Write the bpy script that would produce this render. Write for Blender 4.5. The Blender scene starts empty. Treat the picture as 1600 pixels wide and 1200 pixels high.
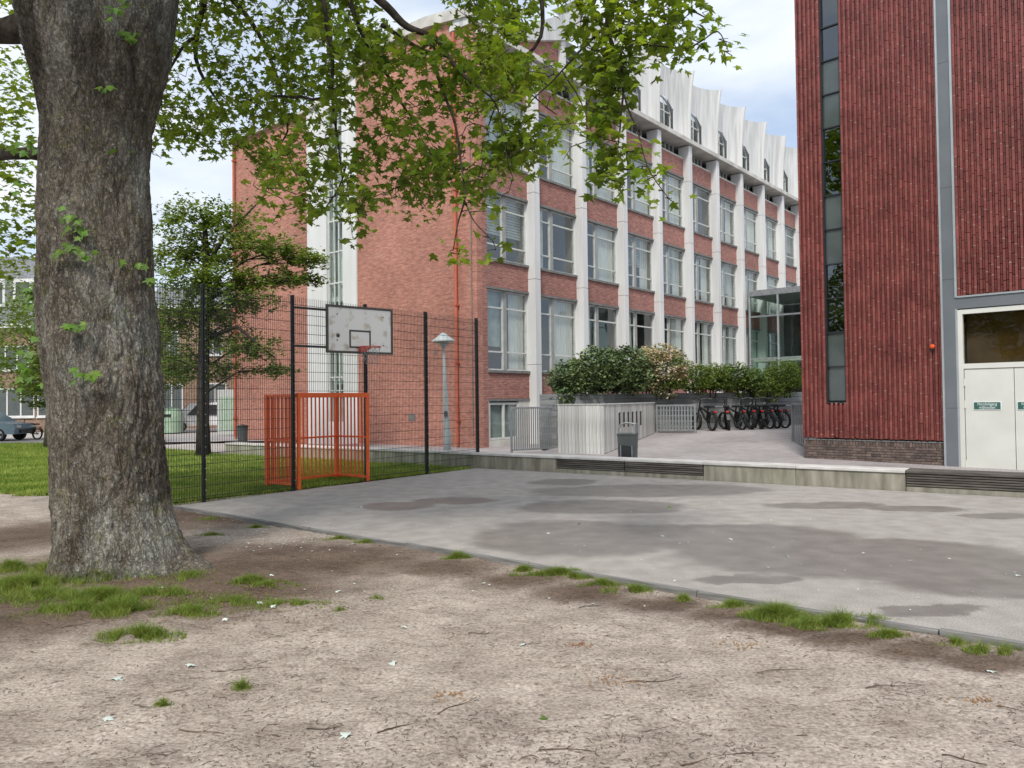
import bpy, math, random
import numpy as np
from mathutils import Vector, Matrix, noise
random.seed(7); rng = np.random.default_rng(7)
S = bpy.context.scene; COL = S.collection; R = math.radians
# ---------------------------------------------------------------- camera
PITCH, ROLL, EYE, F = 0.0207, 0.0122, 1.8, 1200.0
cd = bpy.data.cameras.new('camera'); cam = bpy.data.objects.new('camera', cd); COL.objects.link(cam)
cd.sensor_width = 36; cd.lens = 27.0; cd.clip_start = 0.05; cd.clip_end = 2000
CM = Matrix.Rotation(math.pi/2+PITCH, 4, 'X') @ Matrix.Rotation(-ROLL, 4, 'Z')
cam.matrix_world = Matrix.Translation((0, 0, EYE)) @ CM
S.camera = cam
# ---------------------------------------------------------------- world, sun, exposure
W = bpy.data.worlds.new('World'); S.world = W; W.use_nodes = True
wn, wl = W.node_tree.nodes, W.node_tree.links
wn.clear()
SUN_EL, SUN_AZ = R(50), R(192)      # azimuth clockwise from +Y, where the sun stands
out = wn.new('ShaderNodeOutputWorld'); bg = wn.new('ShaderNodeBackground'); wl.new(bg.outputs[0], out.inputs[0])
sky = wn.new('ShaderNodeTexSky'); sky.sky_type = 'NISHITA'; sky.sun_disc = False
sky.sun_elevation = SUN_EL; sky.sun_rotation = SUN_AZ; sky.air_density = 1.0; sky.dust_density = 1.5
tc = wn.new('ShaderNodeTexCoord'); mp = wn.new('ShaderNodeMapping'); mp.inputs['Scale'].default_value = (1.0, 1.0, 2.6)
mp.inputs['Location'].default_value = (3.1, 0.4, 0.35)
wl.new(tc.outputs['Generated'], mp.inputs[0])
nz = wn.new('ShaderNodeTexNoise'); nz.inputs['Scale'].default_value = 2.3; nz.inputs['Detail'].default_value = 7; nz.inputs['Roughness'].default_value = .52
wl.new(mp.outputs[0], nz.inputs['Vector'])
cr = wn.new('ShaderNodeValToRGB'); cr.color_ramp.elements[0].position = .34; cr.color_ramp.elements[1].position = .58
wl.new(nz.outputs['Fac'], cr.inputs[0])
nz2 = wn.new('ShaderNodeTexNoise'); nz2.inputs['Scale'].default_value = 4.0; nz2.inputs['Detail'].default_value = 5
wl.new(mp.outputs[0], nz2.inputs['Vector'])
cc = wn.new('ShaderNodeValToRGB'); cc.color_ramp.elements[0].position = .35; cc.color_ramp.elements[1].position = .65
cc.color_ramp.elements[0].color = (5.6, 6.3, 7.2, 1); cc.color_ramp.elements[1].color = (7.4, 7.6, 7.9, 1)
wl.new(nz2.outputs['Fac'], cc.inputs[0])
# thin high veil over the blue, thicker clouds on top
veil = wn.new('ShaderNodeMix'); veil.data_type = 'RGBA'; veil.inputs[0].default_value = .55
wl.new(sky.outputs[0], veil.inputs[6]); veil.inputs[7].default_value = (5.0, 6.0, 7.6, 1)
mx = wn.new('ShaderNodeMix'); mx.data_type = 'RGBA'
wl.new(cr.outputs[0], mx.inputs[0]); wl.new(veil.outputs[2], mx.inputs[6]); wl.new(cc.outputs[0], mx.inputs[7])
wl.new(mx.outputs[2], bg.inputs[0]); bg.inputs[1].default_value = 0.1
sd = bpy.data.lights.new('sun', 'SUN'); sd.energy = 2.3; sd.angle = R(12); sd.color = (1, .95, .88)
so = bpy.data.objects.new('sun', sd); COL.objects.link(so)
sdir = Vector((math.sin(SUN_AZ)*math.cos(SUN_EL), math.cos(SUN_AZ)*math.cos(SUN_EL), math.sin(SUN_EL)))
so.rotation_euler = sdir.to_track_quat('Z', 'Y').to_euler(); so.location = (0, 0, 30)
S.view_settings.view_transform = 'Standard'; S.view_settings.look = 'None'
S.view_settings.exposure = 0.55; S.view_settings.gamma = 1; S.view_settings.use_curve_mapping = False

def at(px, py, Y):                       # point of the place seen at photo pixel (px,py) at distance Y
    d = CM.to_3x3() @ Vector(((px-800)/F, -(py-600)/F, -1))
    return Vector((d.x*Y/d.y, Y, EYE + d.z*Y/d.y))
def gpt(px, py, z=0):                    # point of the ground plane
    d = CM.to_3x3() @ Vector(((px-800)/F, -(py-600)/F, -1))
    t = (z-EYE)/d.z
    return Vector((d.x*t, d.y*t, z))

# ---------------------------------------------------------------- materials
def mat(name, col, col2=None, rough=.8, scale=8, bump=0, bscale=None, metal=0, detail=6, spec=.5,
        island=0, obrand=0, stretch=None, lo=.35, hi=.65, trans=0, hue=.02, extra=None):
    m = bpy.data.materials.new(name); m.use_nodes = True; n, l = m.node_tree.nodes, m.node_tree.links
    p = n['Principled BSDF']; p.inputs['Roughness'].default_value = rough; p.inputs['Metallic'].default_value = metal
    p.inputs['Specular IOR Level'].default_value = spec
    t = n.new('ShaderNodeTexCoord'); vec = t.outputs['Object']
    if stretch:
        q = n.new('ShaderNodeMapping'); q.inputs['Scale'].default_value = stretch; l.new(vec, q.inputs[0]); vec = q.outputs[0]
    nt = n.new('ShaderNodeTexNoise'); nt.inputs['Scale'].default_value = scale; nt.inputs['Detail'].default_value = detail
    l.new(vec, nt.inputs['Vector'])
    r = n.new('ShaderNodeValToRGB'); l.new(nt.outputs['Fac'], r.inputs[0])
    r.color_ramp.elements[0].position = lo; r.color_ramp.elements[1].position = hi
    r.color_ramp.elements[0].color = (*col, 1); r.color_ramp.elements[1].color = (*(col2 or tuple(c*1.15 for c in col)), 1)
    c = r.outputs[0]
    if island or obrand:
        h = n.new('ShaderNodeHueSaturation'); l.new(c, h.inputs['Color'])
        mr = n.new('ShaderNodeMapRange'); amt = island or obrand
        if island:
            g = n.new('ShaderNodeNewGeometry'); src = g.outputs['Random Per Island']
            if obrand:
                oi = n.new('ShaderNodeObjectInfo'); ad = n.new('ShaderNodeMath'); ad.operation = 'ADD'
                l.new(src, ad.inputs[0]); l.new(oi.outputs['Random'], ad.inputs[1])
                fr = n.new('ShaderNodeMath'); fr.operation = 'FRACT'; l.new(ad.outputs[0], fr.inputs[0]); src = fr.outputs[0]
        else:
            oi = n.new('ShaderNodeObjectInfo'); src = oi.outputs['Random']
        mr.inputs['To Min'].default_value = 1-amt; mr.inputs['To Max'].default_value = 1+amt
        l.new(src, mr.inputs[0]); l.new(mr.outputs[0], h.inputs['Value'])
        m2 = n.new('ShaderNodeMapRange'); m2.inputs['To Min'].default_value = .5-hue*.4; m2.inputs['To Max'].default_value = .5+hue
        ml = n.new('ShaderNodeMath'); ml.operation = 'MULTIPLY'; ml.inputs[1].default_value = 7.13
        f2 = n.new('ShaderNodeMath'); f2.operation = 'FRACT'; l.new(src, ml.inputs[0]); l.new(ml.outputs[0], f2.inputs[0])
        l.new(f2.outputs[0], m2.inputs[0]); l.new(m2.outputs[0], h.inputs['Hue']); c = h.outputs[0]
    l.new(c, p.inputs['Base Color'])
    if bump:
        b = n.new('ShaderNodeBump'); b.inputs['Strength'].default_value = bump; b.inputs['Distance'].default_value = .02
        nb = n.new('ShaderNodeTexNoise'); nb.inputs['Scale'].default_value = bscale or scale*4; nb.inputs['Detail'].default_value = 8
        l.new(vec, nb.inputs['Vector']); l.new(nb.outputs['Fac'], b.inputs['Height']); l.new(b.outputs[0], p.inputs['Normal'])
    if trans:
        tb = n.new('ShaderNodeBsdfTranslucent'); ms = n.new('ShaderNodeMixShader'); ms.inputs[0].default_value = trans
        tw = n.new('ShaderNodeMix'); tw.data_type = 'RGBA'; tw.blend_type = 'MULTIPLY'; tw.inputs[0].default_value = 1
        l.new(c, tw.inputs[6]); tw.inputs[7].default_value = (1.5, 1.45, .5, 1); l.new(tw.outputs[2], tb.inputs[0])
        l.new(p.outputs[0], ms.inputs[1]); l.new(tb.outputs[0], ms.inputs[2]); l.new(ms.outputs[0], n['Material Output'].inputs[0])
    if extra: extra(m, n, l, p, c, vec)
    return m

def brick_mat(name, c1, c2, mortar, bw=.22, bh=.066, stain=.5):
    m = bpy.data.materials.new(name); m.use_nodes = True; n, l = m.node_tree.nodes, m.node_tree.links
    p = n['Principled BSDF']; p.inputs['Roughness'].default_value = .88; p.inputs['Specular IOR Level'].default_value = .25
    t = n.new('ShaderNodeTexCoord'); sp = n.new('ShaderNodeSeparateXYZ'); l.new(t.outputs['Object'], sp.inputs[0])
    a = n.new('ShaderNodeMath'); a.operation = 'ADD'; l.new(sp.outputs[0], a.inputs[0]); l.new(sp.outputs[1], a.inputs[1])
    cb = n.new('ShaderNodeCombineXYZ'); l.new(a.outputs[0], cb.inputs[0]); l.new(sp.outputs[2], cb.inputs[1])
    b = n.new('ShaderNodeTexBrick'); l.new(cb.outputs[0], b.inputs['Vector'])
    b.inputs['Scale'].default_value = 1; b.inputs['Brick Width'].default_value = bw; b.inputs['Row Height'].default_value = bh
    b.inputs['Mortar Size'].default_value = .007; b.inputs['Color1'].default_value = (*c1, 1); b.inputs['Color2'].default_value = (*c2, 1)
    b.inputs['Mortar'].default_value = (*mortar, 1); b.inputs['Mortar Smooth'].default_value = .3; b.inputs['Bias'].default_value = -.15
    # mottling over groups of bricks, then broad weathering
    mq = n.new('ShaderNodeMapping'); mq.inputs['Scale'].default_value = (.8, 2.6, 1); l.new(cb.outputs[0], mq.inputs[0])
    nn = n.new('ShaderNodeTexNoise'); nn.inputs['Scale'].default_value = 4.2; nn.inputs['Detail'].default_value = 9; nn.inputs['Roughness'].default_value = .72; l.new(mq.outputs[0], nn.inputs['Vector'])
    rr = n.new('ShaderNodeMapRange'); rr.inputs['From Min'].default_value = .35; rr.inputs['From Max'].default_value = .65
    rr.inputs['To Min'].default_value = 1-stain*.62; rr.inputs['To Max'].default_value = 1+stain*.5; l.new(nn.outputs['Fac'], rr.inputs[0])
    n2 = n.new('ShaderNodeTexNoise'); n2.inputs['Scale'].default_value = .35; n2.inputs['Detail'].default_value = 5; l.new(t.outputs['Object'], n2.inputs['Vector'])
    r2 = n.new('ShaderNodeMapRange'); r2.inputs['From Min'].default_value = .3; r2.inputs['From Max'].default_value = .7
    r2.inputs['To Min'].default_value = .82; r2.inputs['To Max'].default_value = 1.16; l.new(n2.outputs['Fac'], r2.inputs[0])
    mu = n.new('ShaderNodeMath'); mu.operation = 'MULTIPLY'; l.new(rr.outputs[0], mu.inputs[0]); l.new(r2.outputs[0], mu.inputs[1])
    h = n.new('ShaderNodeHueSaturation'); l.new(b.outputs['Color'], h.inputs['Color']); l.new(mu.outputs[0], h.inputs['Value'])
    # pale efflorescence
    n3 = n.new('ShaderNodeTexNoise'); n3.inputs['Scale'].default_value = 2.1; n3.inputs['Detail'].default_value = 10; n3.inputs['Roughness'].default_value = .7; l.new(t.outputs['Object'], n3.inputs['Vector'])
    r3 = n.new('ShaderNodeMapRange'); r3.inputs['From Min'].default_value = .56; r3.inputs['From Max'].default_value = .76; r3.inputs['To Max'].default_value = .5; l.new(n3.outputs['Fac'], r3.inputs[0])
    mm = n.new('ShaderNodeMix'); mm.data_type = 'RGBA'; l.new(r3.outputs[0], mm.inputs[0]); l.new(h.outputs[0], mm.inputs[6]); mm.inputs[7].default_value = (.5, .36, .31, 1)
    l.new(mm.outputs[2], p.inputs['Base Color'])
    bp = n.new('ShaderNodeBump'); bp.inputs['Strength'].default_value = .6; bp.inputs['Distance'].default_value = .01; bp.invert = True
    l.new(b.outputs['Fac'], bp.inputs['Height']); l.new(bp.outputs[0], p.inputs['Normal'])
    return m

def glass_mat(name, tint=(.6, .66, .64), ior=1.55, boost=.06):
    m = bpy.data.materials.new(name); m.use_nodes = True; n, l = m.node_tree.nodes, m.node_tree.links
    n.remove(n['Principled BSDF'])
    tr = n.new('ShaderNodeBsdfTransparent'); tr.inputs[0].default_value = (*tint, 1)
    gl = n.new('ShaderNodeBsdfGlossy'); gl.inputs['Roughness'].default_value = .015; gl.inputs[0].default_value = (.9, .95, .97, 1)
    fr = n.new('ShaderNodeFresnel'); fr.inputs[0].default_value = ior
    ad = n.new('ShaderNodeMath'); ad.operation = 'ADD'; ad.inputs[1].default_value = boost; l.new(fr.outputs[0], ad.inputs[0])
    t = n.new('ShaderNodeTexCoord'); nz = n.new('ShaderNodeTexNoise'); nz.inputs['Scale'].default_value = 1.1; nz.inputs['Detail'].default_value = 1
    l.new(t.outputs['Object'], nz.inputs['Vector']); b = n.new('ShaderNodeBump'); b.inputs['Strength'].default_value = .25; b.inputs['Distance'].default_value = .03
    l.new(nz.outputs['Fac'], b.inputs['Height']); l.new(b.outputs[0], gl.inputs['Normal'])
    ge = n.new('ShaderNodeNewGeometry'); fb = n.new('ShaderNodeMath'); fb.operation = 'SUBTRACT'; fb.inputs[0].default_value = 1; l.new(ge.outputs['Backfacing'], fb.inputs[1])
    fm = n.new('ShaderNodeMath'); fm.operation = 'MULTIPLY'; l.new(ad.outputs[0], fm.inputs[0]); l.new(fb.outputs[0], fm.inputs[1])
    ms = n.new('ShaderNodeMixShader'); l.new(fm.outputs[0], ms.inputs[0]); l.new(tr.outputs[0], ms.inputs[1]); l.new(gl.outputs[0], ms.inputs[2])
    l.new(ms.outputs[0], n['Material Output'].inputs[0]); return m

def ground_extra(patches):
    """blend darker, smoother ground inside ragged ellipses (world centre x,y, radii)"""
    def fn(m, n, l, p, c, vec, P=patches):
        t = n.new('ShaderNodeTexCoord'); ob = t.outputs['Object']
        nn = n.new('ShaderNodeTexNoise'); nn.inputs['Scale'].default_value = 1.1; nn.inputs['Detail'].default_value = P.get('det', 6); nn.inputs['Roughness'].default_value = .66; l.new(ob, nn.inputs['Vector'])
        sv = n.new('ShaderNodeVectorMath'); sv.operation = 'SUBTRACT'; l.new(nn.outputs['Color'], sv.inputs[0]); sv.inputs[1].default_value = (.5, .5, .5)
        sc = n.new('ShaderNodeVectorMath'); sc.operation = 'SCALE'; sc.inputs['Scale'].default_value = P['warp']; l.new(sv.outputs[0], sc.inputs[0])
        ad = n.new('ShaderNodeVectorMath'); l.new(ob, ad.inputs[0]); l.new(sc.outputs[0], ad.inputs[1])
        cur = None
        for (x, y, rx, ry, a) in P['e']:
            q = n.new('ShaderNodeMapping'); q.vector_type = 'TEXTURE'; q.inputs['Location'].default_value = (x, y, 0)
            q.inputs['Rotation'].default_value = (0, 0, a); q.inputs['Scale'].default_value = (rx, ry, 1e4); l.new(ad.outputs[0], q.inputs[0])
            ln = n.new('ShaderNodeVectorMath'); ln.operation = 'LENGTH'; l.new(q.outputs[0], ln.inputs[0])
            if cur is None: cur = ln.outputs['Value']
            else:
                mn = n.new('ShaderNodeMath'); mn.operation = 'MINIMUM'; l.new(cur, mn.inputs[0]); l.new(ln.outputs['Value'], mn.inputs[1]); cur = mn.outputs[0]
        mr = n.new('ShaderNodeMapRange'); mr.interpolation_type = 'SMOOTHSTEP'; mr.inputs['From Min'].default_value = 1-P['soft']; mr.inputs['From Max'].default_value = 1+P['soft']
        mr.inputs['To Min'].default_value = P['amt']; mr.inputs['To Max'].default_value = 0; l.new(cur, mr.inputs[0])
        mx = n.new('ShaderNodeMix'); mx.data_type = 'RGBA'; mx.blend_type = 'MULTIPLY'; l.new(mr.outputs[0], mx.inputs[0]); l.new(c, mx.inputs[6])
        mx.inputs[7].default_value = (*P['tint'], 1)
        col = mx.outputs[2]
        if P.get('fine'):
            fn_ = n.new('ShaderNodeTexNoise'); fn_.inputs['Scale'].default_value = P['fine']; fn_.inputs['Detail'].default_value = 4; l.new(ob, fn_.inputs['Vector'])
            fr = n.new('ShaderNodeMapRange'); fr.inputs['From Min'].default_value = .3; fr.inputs['From Max'].default_value = .7
            fr.inputs['To Min'].default_value = P.get('fl', .78); fr.inputs['To Max'].default_value = 1.22; l.new(fn_.outputs['Fac'], fr.inputs[0])
            hs = n.new('ShaderNodeHueSaturation'); l.new(col, hs.inputs['Color']); l.new(fr.outputs[0], hs.inputs['Value']); col = hs.outputs[0]
        l.new(col, p.inputs['Base Color'])
        if P.get('wet'):
            wr = n.new('ShaderNodeMapRange'); wr.inputs['To Min'].default_value = .9; wr.inputs['To Max'].default_value = P['wet']; l.new(mr.outputs[0], wr.inputs[0]); l.new(wr.outputs[0], p.inputs['Roughness'])
    return fn

M = {}
def ell(px, py, hw, t, b, a=0):
    c = gpt(px, py); dx = abs(gpt(px+hw, py).x-c.x); dy = abs(gpt(px, t).y-gpt(px, b).y)/2
    return (c.x, c.y, dx, dy, a)
WET = [ell(615, 791, 62, 784, 798), ell(715, 782, 62, 777, 788), ell(880, 753, 55, 749, 758), ell(1010, 766, 190, 757, 777),
       ell(900, 838, 170, 812, 868), ell(1120, 838, 230, 820, 862), ell(1290, 790, 100, 783, 794), ell(1330, 868, 290, 838, 903),
       ell(1430, 795, 80, 790, 800), ell(1560, 900, 220, 868, 935), ell(1170, 905, 80, 898, 914), ell(1450, 955, 90, 946, 968), ell(940, 792, 130, 783, 806), ell(1560,806,60,801,811)]
M['asphalt'] = mat('asphalt', (.33, .302, .277), (.415, .382, .352), scale=3.2, bump=.35, bscale=130, rough=.9, spec=.3,
                   extra=ground_extra(dict(e=WET, warp=.95, soft=.13, amt=1, tint=(.62, .61, .605), fine=80, fl=.62, wet=.42, det=11)))
DAMP = [ell(190, 885, 190, 855, 935), ell(330, 905, 230, 860, 955), ell(480, 868, 230, 840, 900), ell(60, 830, 120, 800, 850),
        ell(40, 950, 220, 910, 985), ell(330, 800, 120, 785, 835)]
for k in range(9):
    DAMP.append(ell(700+k*105, 882+k*17.5, 85, 870+k*17.5, 898+k*17.5))
def dirt_streaks(m, n, l, p, c, vec):
    ground_extra(dict(e=DAMP, warp=.7, soft=.55, amt=1, tint=(.36, .31, .28), fine=42, fl=.6))(m, n, l, p, c, vec)
    src = p.inputs['Base Color'].links[0].from_socket
    t = n.new('ShaderNodeTexCoord')
    q = n.new('ShaderNodeMapping'); q.inputs['Rotation'].default_value = (0, 0, .25); q.inputs['Scale'].default_value = (2.6, 5, 1); l.new(t.outputs['Object'], q.inputs[0])
    w = n.new('ShaderNodeTexNoise'); w.inputs['Scale'].default_value = 2.2; w.inputs['Detail'].default_value = 10; w.inputs['Roughness'].default_value = .74; w.inputs['Distortion'].default_value = .6; l.new(q.outputs[0], w.inputs['Vector'])
    r = n.new('ShaderNodeMapRange'); r.inputs['From Min'].default_value = .5; r.inputs['From Max'].default_value = .68; r.inputs['To Min'].default_value = 0; r.inputs['To Max'].default_value = .8; l.new(w.outputs['Fac'], r.inputs[0])
    x = n.new('ShaderNodeMix'); x.data_type = 'RGBA'; x.blend_type = 'MULTIPLY'; l.new(r.outputs[0], x.inputs[0]); l.new(src, x.inputs[6]); x.inputs[7].default_value = (.5, .45, .42, 1)
    col = x.outputs[2]
    for sc, st, lo, hi, seed in ((9, (1.6, 4.2, 1), .58, .66, 0), (26, (1.4, 3.2, 1), .60, .67, 4), (5, (1, 2.4, 1), .60, .72, 8)):
        q2 = n.new('ShaderNodeMapping'); q2.inputs['Rotation'].default_value = (0, 0, .3-seed*.06); q2.inputs['Location'].default_value = (seed, seed, 0); q2.inputs['Scale'].default_value = st; l.new(t.outputs['Object'], q2.inputs[0])
        w2 = n.new('ShaderNodeTexNoise'); w2.inputs['Scale'].default_value = sc; w2.inputs['Detail'].default_value = 6; w2.inputs['Roughness'].default_value = .65; w2.inputs['Distortion'].default_value = 1.2; l.new(q2.outputs[0], w2.inputs['Vector'])
        r2 = n.new('ShaderNodeMapRange'); r2.inputs['From Min'].default_value = lo; r2.inputs['From Max'].default_value = hi; r2.inputs['To Max'].default_value = .8; l.new(w2.outputs['Fac'], r2.inputs[0])
        x2 = n.new('ShaderNodeMix'); x2.data_type = 'RGBA'; x2.blend_type = 'MULTIPLY'; l.new(r2.outputs[0], x2.inputs[0]); l.new(col, x2.inputs[6]); x2.inputs[7].default_value = (.42, .35, .31, 1); col = x2.outputs[2]
    l.new(col, p.inputs['Base Color'])
    b = [k for k in n if k.type == 'BUMP'][0]; b.inputs['Strength'].default_value = .85; b.inputs['Distance'].default_value = .014
M['dirt'] = mat('dirt', (.34, .284, .238), (.49, .42, .36), scale=1.9, rough=.97, bump=.6, bscale=45, spec=.1, extra=dirt_streaks)
M['lawn'] = mat('lawn', (.12, .18, .03), (.20, .26, .055), scale=1.1, rough=.95, bump=.8, bscale=30, spec=.1)
M['grass'] = mat('grass_blade', (.14, .21, .035), (.31, .36, .095), scale=.9, rough=.7, island=.3, trans=.3, spec=.2)
M['tuft'] = mat('tuft_blade', (.13, .19, .03), (.25, .3, .07), scale=3, rough=.6, island=.35, trans=.3, spec=.2)
M['paving'] = mat('paving', (.27, .25, .245), (.36, .335, .33), scale=.6, rough=.9, bump=.3, bscale=60)
M['street'] = mat('street', (.34, .31, .29), (.42, .39, .37), scale=.4, rough=.9)
M['bark'] = mat('bark', (.075, .062, .048), (.20, .185, .155), scale=2.4, rough=.95, bump=.9, bscale=60, spec=.1, lo=.3, hi=.7, stretch=(1, 1, .55), detail=10)
M['bark2'] = mat('branch_bark', (.03, .024, .018), (.075, .062, .05), scale=9, rough=.95, bump=.5, spec=.1)
M['bark3'] = mat('pale_bark', (.09, .08, .065), (.2, .18, .15), scale=6, rough=.95, bump=.6, spec=.1, stretch=(1, 1, .3))
M['leaf'] = mat('maple_leaf', (.12, .178, .022), (.23, .295, .045), scale=2, rough=.5, island=.42, obrand=.3, trans=.5, spec=.35)
M['leaf_far'] = mat('fine_leaf', (.10, .15, .03), (.19, .245, .06), scale=.8, rough=.6, island=.4, trans=.35, spec=.25)
M['leaf_dark'] = mat('bush_leaf', (.07, .11, .045), (.18, .23, .10), scale=2, rough=.35, island=.5, trans=.15, spec=.6)
M['leaf_green'] = mat('hedge_leaf', (.09, .14, .03), (.18, .24, .06), scale=1.5, rough=.5, island=.45, trans=.2, spec=.3)
M['leaf_pink'] = mat('pink_blossom', (.55, .33, .27), (.72, .62, .5), scale=2, rough=.6, island=.35, trans=.2)
M['leaf_young'] = mat('sprout_leaf', (.085, .17, .018), (.15, .25, .03), scale=3, rough=.5, obrand=.25, trans=.3, spec=.35)
M['leaf_pale'] = mat('pale_leaf_underside', (.48, .56, .5), (.72, .77, .72), scale=12, rough=.7, obrand=.15)
M['leaf_dead'] = mat('dead_leaf', (.2, .1, .05), (.32, .18, .1), scale=12, rough=.8, obrand=.3)
M['brick'] = brick_mat('school_brick', (.46, .20, .148), (.35, .142, .108), (.42, .29, .24), stain=.5)
M['brick2'] = brick_mat('spandrel_brick', (.36, .15, .122), (.27, .108, .09), (.38, .28, .24), stain=.62)
M['house_brick'] = brick_mat('house_brick', (.3, .19, .13), (.22, .13, .09), (.3, .25, .2))
M['white'] = mat('painted_concrete', (.58, .58, .57), (.7, .7, .69), scale=.9, rough=.7, bump=.12, bscale=12, stretch=(2, 2, .25))
M['shell'] = mat('shell_concrete', (.40, .41, .40), (.62, .62, .61), scale=1.6, rough=.75, bump=.15, bscale=10, stretch=(3, 3, .18), lo=.25, hi=.62)
M['slab'] = mat('weathered_slab', (.42, .40, .36), (.6, .58, .54), scale=1.5, rough=.8, bump=.15)
M['frame'] = mat('window_frame', (.52, .53, .50), (.62, .63, .6), scale=4, rough=.45)
M['mull'] = mat('grey_mullion', (.25, .25, .24), (.32, .32, .3), scale=4, rough=.5)
M['sill'] = mat('stone_sill', (.13, .13, .125), (.2, .2, .19), scale=6, rough=.7)
M['glass'] = glass_mat('window_glass', (.94, .955, .945), 1.5, .08); M['glass_dark'] = glass_mat('dark_glass', (.3, .32, .25), 1.6, .1)
M['glass_green'] = glass_mat('green_glass', (.82, .9, .86), 1.45, .0)
M['glass_brown'] = glass_mat('brown_glass', (.8, .74, .6), 1.35, .0); M['brown_room'] = mat('brown_interior', (.075, .062, .035), (.15, .125, .075), scale=1.6, rough=.9)
M['panel_green'] = mat('opaque_glass_panel', (.05, .065, .06), (.075, .09, .085), scale=2, rough=.12, spec=.9)
M['curtain'] = mat('curtain', (.50, .52, .49), (.68, .69, .65), scale=7, rough=.9, stretch=(6, 6, .3))
M['blind'] = mat('roller_blind', (.26, .31, .31), (.36, .41, .40), scale=3, rough=.9)
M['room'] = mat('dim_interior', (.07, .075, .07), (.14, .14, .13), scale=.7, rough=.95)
M['orangebin'] = mat('orange_plastic', (.62, .1, .03), rough=.5)
M['strip_lamp'] = mat('wood_shelf', (.5, .33, .2), rough=.6)
M['roof'] = mat('slate', (.11, .12, .13), (.2, .21, .22), scale=5, rough=.7, bump=.6, bscale=9)
M['red'] = mat('glazed_red_brick', (.155, .039, .034), (.235, .062, .054), scale=1.6, rough=.42, spec=.5, island=.17, obrand=.17, bump=.15, bscale=50, hue=.005)
M['red_mortar'] = mat('red_mortar', (.13, .05, .044), (.18, .085, .075), scale=20, rough=.9)
M['pale_mortar'] = mat('pale_mortar', (.22, .13, .11), (.42, .30, .26), scale=3, rough=.9, island=.5)
M['brown'] = mat('brown_brick', (.085, .06, .052), (.16, .11, .095), scale=14, rough=.8, island=.35, obrand=.35, bump=.3)
M['mortar'] = mat('grey_mortar', (.16, .15, .14), (.24, .225, .21), scale=20, rough=.95)
M['steel'] = mat('grey_steel', (.13, .145, .16), (.16, .175, .19), scale=1, rough=.45, metal=.1)
M['alu'] = mat('pale_alu', (.4, .43, .45), (.47, .5, .52), scale=3, rough=.35, metal=.4)
M['door'] = mat('cream_door', (.6, .6, .55), (.66, .66, .61), scale=1.5, rough=.55, bump=.05)
M['concrete'] = mat('mossy_concrete', (.19, .18, .135), (.36, .34, .28), scale=2.2, rough=.9, bump=.35, bscale=30, stretch=(2.5, 2.5, .5), obrand=.12, detail=9)
M['coping'] = mat('pale_coping', (.47, .455, .43), (.62, .6, .575), scale=3, rough=.8, bump=.15)
M['slatwood'] = mat('dark_slat_wood', (.06, .052, .045), (.13, .115, .1), scale=6, rough=.85, bump=.3, obrand=.3, stretch=(.4, 4, 4))
M['board'] = mat('weathered_board', (.40, .395, .37), (.6, .59, .56), scale=4, rough=.85, bump=.3, obrand=.22, stretch=(5, 5, .35))
M['galv'] = mat('galvanised', (.2, .215, .22), (.28, .29, .3), scale=6, rough=.5, metal=.2)
M['greywood'] = mat('grey_plank', (.17, .18, .18), (.26, .265, .26), scale=3, rough=.85, bump=.25, obrand=.18, stretch=(.3, .3, 4))
M['black'] = mat('black_coating', (.012, .013, .013), (.02, .021, .021), scale=5, rough=.45)
M['bolt'] = mat('bolt', (.4, .4, .4), rough=.4, metal=.5)
M['orange'] = mat('orange_paint', (.72, .105, .02), (.84, .14, .03), scale=4, rough=.5, bump=.05)
M['pipe'] = mat('red_drainpipe', (.4, .09, .045), (.5, .13, .07), scale=3, rough=.6)
M['bb'] = mat('backboard_face', (.48, .38, .26), (.82, .81, .77), scale=4.5, rough=.7, lo=.28, hi=.46, detail=12)
M['bbline'] = mat('backboard_line', (.075, .07, .065), rough=.7)
M['rim'] = mat('rim_orange', (.55, .06, .025), rough=.4)
M['net'] = mat('chain_net', (.3, .3, .3), rough=.4, metal=.6)
M['lampmetal'] = mat('lamp_post_paint', (.5, .55, .54), (.62, .66, .65), scale=3, rough=.5)
M['bin'] = mat('bin_grey', (.05, .06, .06), (.075, .085, .085), scale=3, rough=.5)
M['rubber'] = mat('rubber', (.012, .012, .012), rough=.8)
M['rimsilver'] = mat('silver', (.45, .46, .47), rough=.35, metal=.6)
M['redlight'] = mat('red_reflector', (.6, .03, .02), rough=.3)
M['carblue'] = mat('car_blue_grey', (.14, .2, .25), rough=.25, spec=.7)
M['carwhite'] = mat('car_white', (.7, .7, .7), rough=.3, spec=.7)
M['cardark'] = mat('car_dark', (.02, .022, .025), rough=.3)
M['green'] = mat('container_green', (.26, .40, .28), (.38, .5, .38), scale=4, rough=.5)
M['signgreen'] = mat('sign_green', (.03, .11, .09), rough=.5)
M['signwhite'] = mat('sign_white', (.75, .8, .78), rough=.5)
M['edging'] = mat('edging_board', (.12, .115, .11), (.24, .235, .225), scale=8, rough=.9, bump=.3, stretch=(.3, 4, 4))
M['twig'] = mat('twig', (.05, .035, .025), (.13, .09, .065), scale=30, rough=.95, obrand=.3)
M['alarm'] = mat('alarm_orange', (.6, .09, .02), rough=.35)
M['shutter'] = mat('pale_panel', (.45, .46, .45), rough=.6)

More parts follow.
